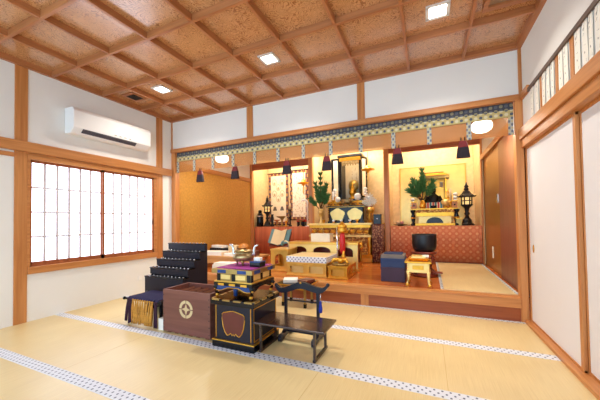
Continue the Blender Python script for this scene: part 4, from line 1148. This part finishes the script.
# candle stands, stacked offerings, lanterns on the central altar
def lathe_thing(name, lab, cat, c, parts, group=None, n=14):
    r = thing(name, lab, cat, c, group)
    for nm, prof, m_ in parts: build(nm, MB().lathe(prof, c, n), m_, r)
    return r
def stacked(c, s, lab, hh=.5):
    prof_s = [(.05 * s, 0), (.055 * s, .02), (.02 * s, .05), (.02 * s, hh * .45), (.06 * s, hh * .5), (.06 * s, hh * .53)]
    r = thing('stacked_offering', lab, 'offering stand', c, 'white stacked offerings')
    build('stand', MB().lathe(prof_s, c, 12), 'gold', r)
    for i in range(3): build('rice_cake', MB().ball((c[0], c[1], c[2] + hh * .53 + .045 * s + i * .095 * s), .065 * s, .065 * s, .05 * s, 12), 'white', r)
stacked((-2.13, 6.92, 1.65), .72, 'white stacked rice cakes left of the open shrine', .22)
stacked((-1.36, 6.92, 1.65), .72, 'white stacked rice cakes right of the open shrine', .22)
candle = lambda c, lab, h_=.20, m_='white': lathe_thing('candle_stand', lab, 'candle stand', c, [('stand', [(.05, 0), (.055, .015), (.018, .04), (.022, .10), (.05, .14), (.05, .15)], 'gold'), ('candle', [(.022, .148), (.024, .148 + h_), (.004, .148 + h_ + .01)], m_)])
candle((-2.05, 6.52, 1.51), 'gold candle stand at the left end of the black altar table')
c = (-1.93, 6.5, 1.51); lathe_thing('altar_lamp', 'pale round lamp on the left of the black altar table', 'lamp', c, [('stem', [(.045, 0), (.04, .02), (.015, .05), (.015, .10)], 'gold'), ('globe', [(.01, .09), (.05, .11), (.065, .16), (.05, .21), (.01, .225)], 'paper')])
c = (-1.46, 6.5, 1.51); lathe_thing('altar_lamp', 'white round lamp on the right of the black altar table', 'lamp', c, [('stem', [(.055, 0), (.05, .02), (.02, .05), (.03, .10), (.02, .14)], 'gold'), ('globe', [(.01, .13), (.06, .15), (.08, .21), (.06, .27), (.01, .285)], 'paper')])
c = (-1.72, 6.5, 1.51)
r = thing('incense_vessel', 'squat bronze vessel in the middle of the black altar table', 'vessel', c)
build('bowl', MB().lathe([(.04, .04), (.10, .05), (.14, .09), (.13, .13), (.15, .15), (.11, .15), (.02, .08)], c, 18, sy=.7), 'bronze', r)
for i in range(3):
    a = .5 + i * 2 * PI / 3; build('foot', MB().tube([(c[0] + .08 * cos(a), c[1] + .05 * sin(a), c[2] + .06), (c[0] + .09 * cos(a), c[1] + .06 * sin(a), c[2])], [.018, .012], 8), 'bronze_p', r)
# small row of items on the front edge of the altar
k = 0
for x, lab, m_ in ((-2.22, 'small gold cup left of the black altar table front', 'gold'), (-1.98, 'first white cup in front of the black altar table', 'white'), (-1.80, 'second white cup in front of the black altar table', 'white'), (-1.60, 'third white cup in front of the black altar table', 'white'), (-1.44, 'gold cup at the right of the black altar table front', 'gold')):
    c = (x, 6.31, 1.115); lathe_thing('offering_cup', lab, 'cup', c, [('foot', [(.028, 0), (.03, .008), (.014, .03)], 'gold'), ('cup', [(.014, .03), (.035, .05), (.038, .08), (.03, .08), (.01, .045)], m_)], 'offering cups on the central altar', 10)
# flower ornament, lantern, box on the right
c = (-1.24, 6.72, 1.115)
r = thing('lotus_ornament', 'big pale gold lotus flower ornament on the right of the central altar', 'ornament', c)
build('vase', MB().lathe([(.05, 0), (.05, .02), (.015, .06), (.03, .2), (.03, .26), (.012, .32), (.012, .40)], c, 14), 'gold', r)
k = MB()
for j, (cx_, cz_, rr) in enumerate(((0, .58, .13), (-.09, .48, .09), (.10, .49, .10), (.0, .44, .09))):
    for i in range(10):
        a = 2 * PI * i / 10; ux, uz = cos(a), sin(a)
        X_, Z_ = c[0] + cx_, c[2] + cz_
        k._add([(X_, c[1] - .02, Z_), (X_ + rr * .6 * cos(a + .28), c[1] - .045, Z_ + rr * .6 * sin(a + .28)), (X_ + rr * ux, c[1] - .02, Z_ + rr * uz), (X_ + rr * .6 * cos(a - .28), c[1] - .045, Z_ + rr * .6 * sin(a - .28)), (X_ + rr * .5 * ux, c[1] + .0, Z_ + rr * .5 * uz)],
               [(0, 1, 2), (0, 2, 3), (4, 2, 1), (4, 3, 2), (4, 1, 0), (4, 0, 3)])
build('petals', k, 'paper', r)
k = MB(); k.ball((c[0], c[1] - .03, c[2] + .58), .04, .03, .04, 10); build('flower_heart', k, 'white', r)
c = (-1.17, 6.48, 1.115)
r = thing('golden_bowl_stand', 'round gold bowl raised on thin legs right of the black altar table', 'bowl', c)
build('bowl', MB().lathe([(.02, .22), (.06, .235), (.085, .27), (.088, .31), (.07, .335), (.02, .34)], c, 16), 'goldleaf', r)
for i in range(3):
    a = .4 + i * 2 * PI / 3; build('leg', MB().tube([(c[0] + .05 * cos(a), c[1] + .05 * sin(a), c[2] + .24), (c[0] + .075 * cos(a), c[1] + .075 * sin(a), c[2])], .007, 6), 'gold', r)
r = thing('black_case', 'small black box with a silver boss at the right corner of the central altar', 'box', (-.985, 6.42, 1.085))
b = MB(); b.box(-1.085, -.93, 6.34, 6.50, 1.085, 1.29); build('body', b, 'lacquer', r, .005)
b = MB(); b.box(-1.09, -.925, 6.335, 6.505, 1.27, 1.30); build('lid', b, 'lacquer', r, .004)
build('boss', MB().ball((-1.005, 6.338, 1.20), .02, .008, .016, 10), 'silver', r)
# tiered hanging lamp
def hanging(c, lab, z_top, s=1.0):
    r = thing('hanging_lantern', lab, 'hanging lantern', (c[0], c[1], c[2]))
    build('chain', MB().tube([(c[0], c[1], c[2] + .14 * s), (c[0], c[1], z_top)], .006, 6), 'gold', r)
    build('canopy', MB().lathe([(.02, .14 * s), (.05 * s, .11 * s), (.06 * s, .07 * s), (.14 * s, .035 * s), (.17 * s, .04 * s), (.16 * s, .02 * s), (.05 * s, .0), (.03 * s, -.03 * s), (.01, -.06 * s)], c, 12), 'gold', r)
    build('lower_drop', MB().lathe([(.01, -.055 * s), (.035 * s, -.09 * s), (.02 * s, -.13 * s), (.03 * s, -.2 * s), (.01, -.26 * s)], c, 10), 'palegold', r)
hanging((-1.26, 6.75, 2.33), 'gold tiered lantern hanging right of the open shrine', HA, .95)
hanging((-3.02, 7.0, 2.16), 'gold tiered lantern hanging before the right scroll of the left bay', HA, 1.0)
# black iron fan-shaped piece by shrine
# ---------------- right bay
x0, x1, y0 = -.765, .97, 6.625
def altar_cloth_table(nm, lab, x0, x1, y0, y1, z1, mat, zb):
    r = thing(nm, lab, 'altar table', ((x0 + x1) / 2, (y0 + y1) / 2, ZP))
    b = MB(); b.box(x0, x1, y0, y1, z1 - .03, z1); build('tabletop', b, 'wood_x', r)
    n = 60; path = [(x0 + (x1 - x0) * i / n, y0 - .014) for i in range(n + 1)]
    build('drape', drape(path, zb, z1 + .002, .010, .9, .008), mat, r)
    for xx in (x0 + .05, x1 - .05):
        b = MB(); b.box(xx - .03, xx + .03, y1 - .09, y1 - .03, ZP, z1 - .03); build('leg', b, 'wood_z', r)
    b = MB(); b.box(x0, x1, y0, y0 + .03, ZP, ZP + .05); build('kickboard', b, 'dwood_x', r)
    return r
altar_cloth_table('right_altar', 'altar table with red and gold brocade drape in the right bay', x0, x1, y0, Y3 - .01, 1.03, 'brocade', ZP + .03)
r = thing('wall_panel', 'plain pale gold leaf screen panel on the back wall of the right bay', 'panel', (.25, Y3 - .02, 1.03))
b = MB(); b.box(-.60, .80, Y3 - .025, Y3 - .005, 1.05, 2.43); build('leaf_sheet', b, 'palegold', r)
b = MB(); b.box(-.62, .82, Y3 - .028, Y3 - .004, 2.43, 2.45); b.box(-.62, -.60, Y3 - .028, Y3 - .004, 1.03, 2.45); b.box(.80, .82, Y3 - .028, Y3 - .004, 1.03, 2.45); build('frame', b, 'goldleaf', r)
# gold altar with black pillars
x0, x1, y0, y1 = -.24, .51, 6.90, 7.14
r = thing('gilt_altar_stand', 'small gold altar stand with black side brackets on the red brocade table', 'altar stand', ((x0 + x1) / 2, 7.0, 1.032))
b = MB(); b.box(x0 - .08, x1 + .08, y0 - .03, y1 + .0, 1.385, 1.412); build('top', b, 'gold', r, .004)
b = MB(); b.box(x0 - .03, x1 + .03, y0 - .01, y1, 1.32, 1.386); build('frieze', b, 'carved', r)
b = MB(); b.box(x0, x1, y0, y1, 1.235, 1.322); build('upper_tier', b, 'gold', r, .004)
b = MB(); b.box(x0 + .05, x1 - .05, y0 + .05, y1, 1.085, 1.236); build('body', b, 'palegold', r)
b = MB(); b.box(x0 - .02, x1 + .02, y0 - .02, y1, 1.032, 1.087); build('base', b, 'gold', r, .004)
k = MB(); pts = [(.135 + .17 * cos(PI * i / 12), 1.087 + .13 * sin(PI * i / 12)) for i in range(13)]
k.strip(pts[::-1], [(p[0], 1.0871) for p in pts[::-1]], 'y', y0 + .03, y0 + .052); build('arch_mount', k, 'lacquer', r)
for xx in (x0 - .06, x1 + .05):
    k = MB(); k.lathe([(.05, 0), (.055, .03), (.03, .07), (.045, .14), (.05, .2), (.03, .26), (.06, .32), (.06, .352)], (xx, y0 + .02, 1.032), 12)
    build('bracket', k, 'lacquer', r)
    build('gilt_band', MB().lathe([(.05, .0), (.054, .015), (.05, .03)], (xx, y0 + .02, 1.19), 12), 'gold', r)
# cabinet shrine
x0, x1, y0, y1, z0, z1 = -.10, .40, 7.24, 7.51, 1.032, 2.20
r = thing('cabinet_shrine', 'gold roofed shrine cabinet behind the dark statue in the right bay', 'shrine', (.14, 7.3, z0))
b = MB(); b.box(x0 - .05, x1 + .05, y0 - .02, y1, z0, z0 + .40); build('plinth', b, 'goldleaf', r)
b = MB(); b.box(x0 + .0, x1, y1 - .02, y1, z0 + .4, z1 - .1); build('back_panel', b, 'goldleaf', r)
for xx in (x0, x1 - .03):
    b = MB(); b.box(xx, xx + .03, y0 + .0, y1, z0 + .4, z1 - .1); build('post', b, 'gold', r)
b = MB(); b.box(x0 - .06, x1 + .06, y0 - .08, y1, z1 - .10, z1 - .04); build('eave', b, 'bronze_p', r, .004)
b = MB(); b.frustum(((x0 + x1) / 2, 7.3), .60, .40, .38, .2, z1 - .04, z1 + .03); build('roof', b, 'gold', r)
b = MB(); b.box(x0 + .05, x1 - .05, 7.27, 7.33, z1 + .028, z1 + .055); build('ridge', b, 'lacquer', r)
b = MB(); b.box(.27, .34, y1 - .03, y1 - .02, 1.93, 2.05); build('inscription_plate', b, 'writing', r)
c = (.13, 7.36, 1.432)
r = thing('dark_statue', 'dark seated statue in robes in front of the gold roofed shrine', 'statue', c)
k = MB(); k.lathe([(.16, 0), (.17, .05), (.13, .11), (.115, .2), (.12, .27), (.05, .33), (.042, .36)], c, 20, sy=.7); build('body', k, 'iron', r)
k = MB(); k.lathe([(.03, .34), (.055, .38), (.06, .43), (.045, .48), (.012, .50)], c, 16); build('head', k, 'iron', r)
for s_ in (-1, 1):
    k = MB(); k.tube([(c[0] + s_ * .115, c[1], c[2] + .26), (c[0] + s_ * .16, c[1] - .03, c[2] + .15), (c[0] + s_ * .06, c[1] - .12, c[2] + .10)], [.045, .05, .03], 10); build('sleeve', k, 'iron', r)
# five coloured cloth, boxes and vessels on the small altar
slab('colour_cloth', .14, 6.98, 1.412, .34, .06, .13, 0, 'cloth5', 'small banner of five coloured stripes before the dark statue', 'banner')
for i, (x, lab) in enumerate(((-.28, 'small brown drawer tower at the left end of the gold altar stand'), (.53, 'small brown drawer tower at the right end of the gold altar stand'))):
    r = thing('offering_tower', lab, 'offering tower', (x, 6.98, 1.412), 'brown offering towers')
    b = MB(); b.box(x - .05, x + .05, 6.93, 7.03, 1.412, 1.55); build('body', b, 'wood_z', r, .003)
    b = MB(); b.box(x - .065, x + .065, 6.915, 7.045, 1.55, 1.575); build('top', b, 'gold', r, .003)
    build('window', MB().ball((x, 6.929, 1.48), .018, .004, .018, 10), 'lacquer', r)
c = (.36, 6.98, 1.412); lathe_thing('offering_bowl', 'round gold offering bowl right of the striped banner', 'bowl', c, [('foot', [(.05, 0), (.04, .03), (.03, .05)], 'gold'), ('bowl', [(.03, .05), (.09, .09), (.10, .14), (.07, .18), (.02, .19)], 'palegold')])
c = (.455, 6.95, 1.412); candle(c, 'gold candle stand with tall pale candle right of the dark statue', .26, 'cream')
c = (.06, 6.94, 1.412); lathe_thing('incense_cup', 'little dark incense cup in front of the striped banner', 'cup', (.12, 6.91, 1.412), [('cup', [(.04, 0), (.06, .03), (.065, .055), (.05, .055), (.01, .02)], 'lacquer')])
stacked((.56, 7.2, 1.432 - .0), 1.0, 'white stacked rice cakes right of the gold roofed shrine', .28) if False else None
stacked((.57, 7.22, 1.03), .75, 'white stacked rice cakes right of the gold roofed shrine', .98)
stacked((-.32, 7.22, 1.03), .75, 'white stacked rice cakes left of the gold roofed shrine', .82)
k = MB()
c = (.44, 7.08, 1.412)
r = thing('crane_candlestick', 'gold crane shaped candlestick beside the dark statue', 'candlestick', c)
build('base', MB().lathe([(.05, 0), (.05, .015), (.012, .03)], c, 12), 'gold', r)
build('body', MB().tube([(c[0], c[1], c[2] + .02), (c[0], c[1], c[2] + .14), (c[0] - .03, c[1], c[2] + .2), (c[0] + .02, c[1], c[2] + .3), (c[0] - .03, c[1], c[2] + .38), (c[0] - .07, c[1], c[2] + .40)], [.01, .012, .045, .022, .014, .006], 8), 'gold', r)
# standing lanterns
def standing_lantern(c, s, lab):
    r = thing('standing_lantern', lab, 'lantern', c, 'dark standing lanterns')
    build('base', MB().lathe([(.135 * s, 0), (.14 * s, .03 * s), (.10 * s, .06 * s), (.09 * s, .12 * s), (.05 * s, .17 * s)], c, 8, smooth=False), 'iron', r)
    build('stem', MB().lathe([(.05 * s, .16 * s), (.035 * s, .22 * s), (.06 * s, .26 * s), (.035 * s, .30 * s), (.05 * s, .38 * s), (.09 * s, .42 * s), (.13 * s, .46 * s)], c, 12), 'iron', r)
    build('fire_box', MB().lathe([(.085 * s, .47 * s), (.09 * s, .62 * s)], c, 6, smooth=False), 'lampwarm', r)
    k = MB()
    for i in range(6):
        a = 2 * PI * i / 6; k.tube([(c[0] + .096 * s * cos(a), c[1] + .096 * s * sin(a), c[2] + .455 * s), (c[0] + .10 * s * cos(a), c[1] + .10 * s * sin(a), c[2] + .63 * s)], .014 * s, 6)
    k.lathe([(.10 * s, .535 * s), (.104 * s, .545 * s), (.10 * s, .555 * s)], c, 6)
    build('fire_box_frame', k, 'iron', r)
    build('roof', MB().lathe([(.08 * s, .62 * s), (.165 * s, .625 * s), (.17 * s, .645 * s), (.10 * s, .70 * s), (.06 * s, .76 * s), (.03 * s, .78 * s)], c, 6, smooth=False), 'iron', r)
    build('finial', MB().lathe([(.03 * s, .77 * s), (.055 * s, .80 * s), (.03 * s, .835 * s), (.05 * s, .86 * s), (.02 * s, .90 * s), (.006, .965 * s)], c, 10), 'iron', r)
    k = MB()
    for i in range(6):
        a = 2 * PI * i / 6; k.tube([(c[0] + .16 * s * cos(a), c[1] + .16 * s * sin(a), c[2] + .635 * s), (c[0] + .185 * s * cos(a), c[1] + .185 * s * sin(a), c[2] + .665 * s)], .012 * s, 6)
    each('roof_knob', k, 'iron', r)
standing_lantern((.76, 6.98, 1.03), .96, 'tall dark standing lantern at the right end of the red brocade table')
r = thing('small_shrine_case', 'little gold and brown case at the foot of the right standing lantern', 'case', (.60, 6.92, 1.03))
b = MB(); b.box(.55, .65, 6.88, 6.97, 1.03, 1.17); build('body', b, 'bronze_p', r, .003)
b = MB(); b.box(.54, .66, 6.87, 6.98, 1.165, 1.185); build('top', b, 'gold', r)
c = (-.58, 6.98, 1.03)
lathe_thing('fruit_plate', 'dark low plate of fruit at the left end of the red brocade table', 'plate', c, [('plate', [(.06, 0), (.07, .012), (.15, .025), (.155, .035), (.06, .03)], 'lacquer')], n=18)
for i, (dx, dy, rr, m_, lab) in enumerate(((-.05, -.03, .045, 'fruit1', 'pale yellow fruit on the left of the dark plate'), (.035, -.04, .042, 'fruit2', 'pink fruit on the right of the dark plate'), (0, .045, .042, 'fruit1', 'pale fruit at the back of the dark plate'))):
    single('fruit', MB().ball((c[0] + dx, c[1] + dy, 1.062 + rr), rr, rr, rr * .92, 12), m_, lab, 'fruit', (c[0] + dx, c[1] + dy, 1.062))
# ---------------- left bay
altar_cloth_table('left_altar', 'altar table with plain red drape in the left bay', XL + .03, -2.72, 6.78, Y3 - .01, 1.035, 'rededge', ZP + .01)
def scroll(xa, xb, z0, z1, lab, kind):
    y = Y3 - .03; r = thing('hanging_scroll', lab, 'scroll', ((xa + xb) / 2, y, z1))
    b = MB(); b.box(xa, xb, y - .004, y + .004, z0, z1); build('mounting', b, 'scrollborder', r)
    b = MB(); b.box(xa + .085, xb - .085, y - .008, y - .003, z0 + .08, z1 - .08); pn = build('paper', b, 'scrollpaper' if kind == 0 else 'writing', r)
    if kind == 0:
        b = MB()
        cx_ = (xa + xb) / 2
        for j, (dx, z) in enumerate(((-.13, .82), (.13, .82), (0, .72), (-.13, .60), (.13, .60), (-.0, .50))):
            Z_ = z0 + z * (z1 - z0)
            m_ = 20
            o_ = [(cx_ + dx + .075 * cos(2 * PI * i / m_), Z_ + .10 * sin(2 * PI * i / m_)) for i in range(m_ + 1)]
            i_ = [(cx_ + dx + .06 * cos(2 * PI * i / m_), Z_ + .085 * sin(2 * PI * i / m_)) for i in range(m_ + 1)]
            b.strip(o_, i_, 'y', y - .0105, y - .008)
            b.prism([(cx_ + dx + .035 * cos(2 * PI * i / 10), Z_ - .03 + .045 * sin(2 * PI * i / 10)) for i in range(10)], 'y', y - .0105, y - .008)
        build('painted_figures', b, plain('painted_ochre', (186, 166, 124), .9), pn)
        b = MB()
        for dx in (-.12, .12): b.prism([(cx_ + dx - .07, z0 + .42), (cx_ + dx + .07, z0 + .42), (cx_ + dx + .03, z0 + .54), (cx_ + dx - .03, z0 + .54)], 'y', y - .0105, y - .008)
        build('painted_figures', b, plain('painted_dark', (96, 92, 88), .9), pn)
    for z in (z0, z1):
        b = MB(); b.tube([(xa - .03, y - .005, z), (xb + .03, y - .005, z)], .016, 8); build('roller', b, 'darkwood', r)
scroll(-4.40, -3.73, 1.08, 2.62, 'hanging scroll with painted round figures on the left of the left bay', 0)
scroll(-3.68, -3.10, 1.22, 2.66, 'hanging scroll of writing on the right of the left bay', 1)
standing_lantern((-4.10, 6.92, 1.035), .90, 'dark standing lantern beside the black kettle in the left bay')
c = (-4.33, 6.90, 1.035)
r = thing('black_flask', 'tall black flask with silver band at the left end of the left bay altar', 'flask', c)
build('body', MB().lathe([(.085, 0), (.095, .02), (.095, .30), (.07, .36), (.045, .40)], c, 16), 'lacquer', r)
build('collar', MB().lathe([(.097, .28), (.099, .295), (.097, .31), (.09, .31), (.09, .28)], c, 16), 'silver', r)
build('stopper', MB().lathe([(.05, .395), (.055, .43), (.045, .46), (.015, .47)], c, 12), 'lacquer', r)
def tray_stand(c, lab, s=1.0, m_='bronze_p'):
    r = thing('offering_stand', lab, 'offering stand', c)
    build('foot', MB().lathe([(.05 * s, 0), (.055 * s, .015), (.018 * s, .04), (.018 * s, .12 * s), (.04 * s, .15 * s)], c, 12), m_, r)
    build('dish', MB().lathe([(.04 * s, .15 * s), (.10 * s, .175 * s), (.105 * s, .19 * s), (.05 * s, .185 * s), (.01, .17 * s)], c, 14), m_, r)
tray_stand((-3.89, 7.08, 1.035), 'brown footed dish below the painted scroll', 1.0, 'wood_x')
tray_stand((-3.66, 6.96, 1.035), 'dark footed dish in the middle of the left bay altar', 1.5, 'bronze_p')
c = (-3.93, 6.93, 1.035); lathe_thing('brass_vase', 'slim grey vase right of the left standing lantern', 'vase', (-3.925, 6.88, 1.035), [('vase', [(.045, 0), (.05, .02), (.03, .1), (.05, .22), (.03, .30), (.045, .34), (.02, .34)], 'iron')])
c = (-3.42, 6.93, 1.035); lathe_thing('candle_stand', 'tall dark candle stand between the two scrolls', 'candle stand', (-3.40, 6.93, 1.035), [('stand', [(.05, 0), (.055, .02), (.018, .05), (.02, .2), (.045, .23), (.02, .26), (.02, .42), (.05, .45), (.05, .46)], 'iron'), ('candle', [(.022, .455), (.022, .62), (.004, .63)], 'cream')])
c = (-3.52, 6.9, 1.035); candle((-3.50, 6.88, 1.035), 'short gold candle stand in front of the two scrolls', .12, 'cream')
r = thing('red_box', 'red lacquer box below the written scroll', 'box', (-3.12, 7.05, 1.035))
b = MB(); b.box(-3.22, -3.0, 6.98, 7.15, 1.035, 1.16); build('body', b, 'lacquer', r, .004)
b = MB(); b.box(-3.23, -2.99, 6.97, 7.16, 1.16, 1.22); build('lid', b, 'red', r, .004)
c = (-3.05, 6.9, 1.035); tray_stand((-3.07, 6.88, 1.035), 'small bronze dish in front of the red lacquer box', .9)
c = (-2.86, 6.86, 1.035)
r = thing('curved_lamp', 'white hook shaped lamp at the right end of the left bay altar', 'lamp', c)
build('base', MB().lathe([(.06, 0), (.06, .015), (.02, .02)], c, 14), 'white', r)
pts = [(c[0], c[1], c[2] + .02), (c[0], c[1], c[2] + .58)] + [(c[0] - .09 + .09 * cos(a), c[1], c[2] + .60 + .10 * sin(a)) for a in [0.2 + i * .36 for i in range(7)]]
build('arm', MB().tube(pts, [.022] * 2 + [.03] * 7, 10), 'white', r)

# ================================================================== LIGHT AND CAMERA
def area(name, loc, target, sx, sy, watts, col):
    l = bpy.data.lights.new(name, 'AREA'); l.shape = 'RECTANGLE'; l.size = sx; l.size_y = sy; l.energy = watts; l.color = col
    o = bpy.data.objects.new(name, l); C.objects.link(o); o.location = loc
    o.rotation_euler = (Vector(target) - Vector(loc)).to_track_quat('-Z', 'Y').to_euler()
    return o
wd = bpy.data.worlds.new('world'); bpy.context.scene.world = wd; wd.use_nodes = True
bg = wd.node_tree.nodes['Background']; bg.inputs['Color'].default_value = (.58, .79, 1, 1); bg.inputs['Strength'].default_value = 4.3

yaw, pit, rol = -.4212, .0221, -.0151
fw = Vector((sin(yaw) * cos(pit), cos(yaw) * cos(pit), sin(pit)))
rt = Vector((cos(yaw), -sin(yaw), 0)); up = rt.cross(fw)
r2 = rt * cos(rol) + up * sin(rol); u2 = -rt * sin(rol) + up * cos(rol)
cam = bpy.data.cameras.new('camera'); co = bpy.data.objects.new('camera', cam); C.objects.link(co)
cam.sensor_width = 36; cam.lens = 285.2583 / 600 * 36; cam.shift_y = 15.1151 / 600; cam.clip_start = .05
mw = Matrix((r2, u2, -fw)).transposed().to_4x4(); mw.translation = Vector((0, 0, 1.16775)); co.matrix_world = mw
sc = bpy.context.scene; sc.camera = co
sc.view_settings.view_transform = 'Standard'; sc.view_settings.look = 'None'; sc.view_settings.gamma = 1
sc.view_settings.use_curve_mapping = False; sc.view_settings.exposure = -0.22
sc.cycles.max_bounces = 8; sc.cycles.diffuse_bounces = 5; sc.cycles.transparent_max_bounces = 12
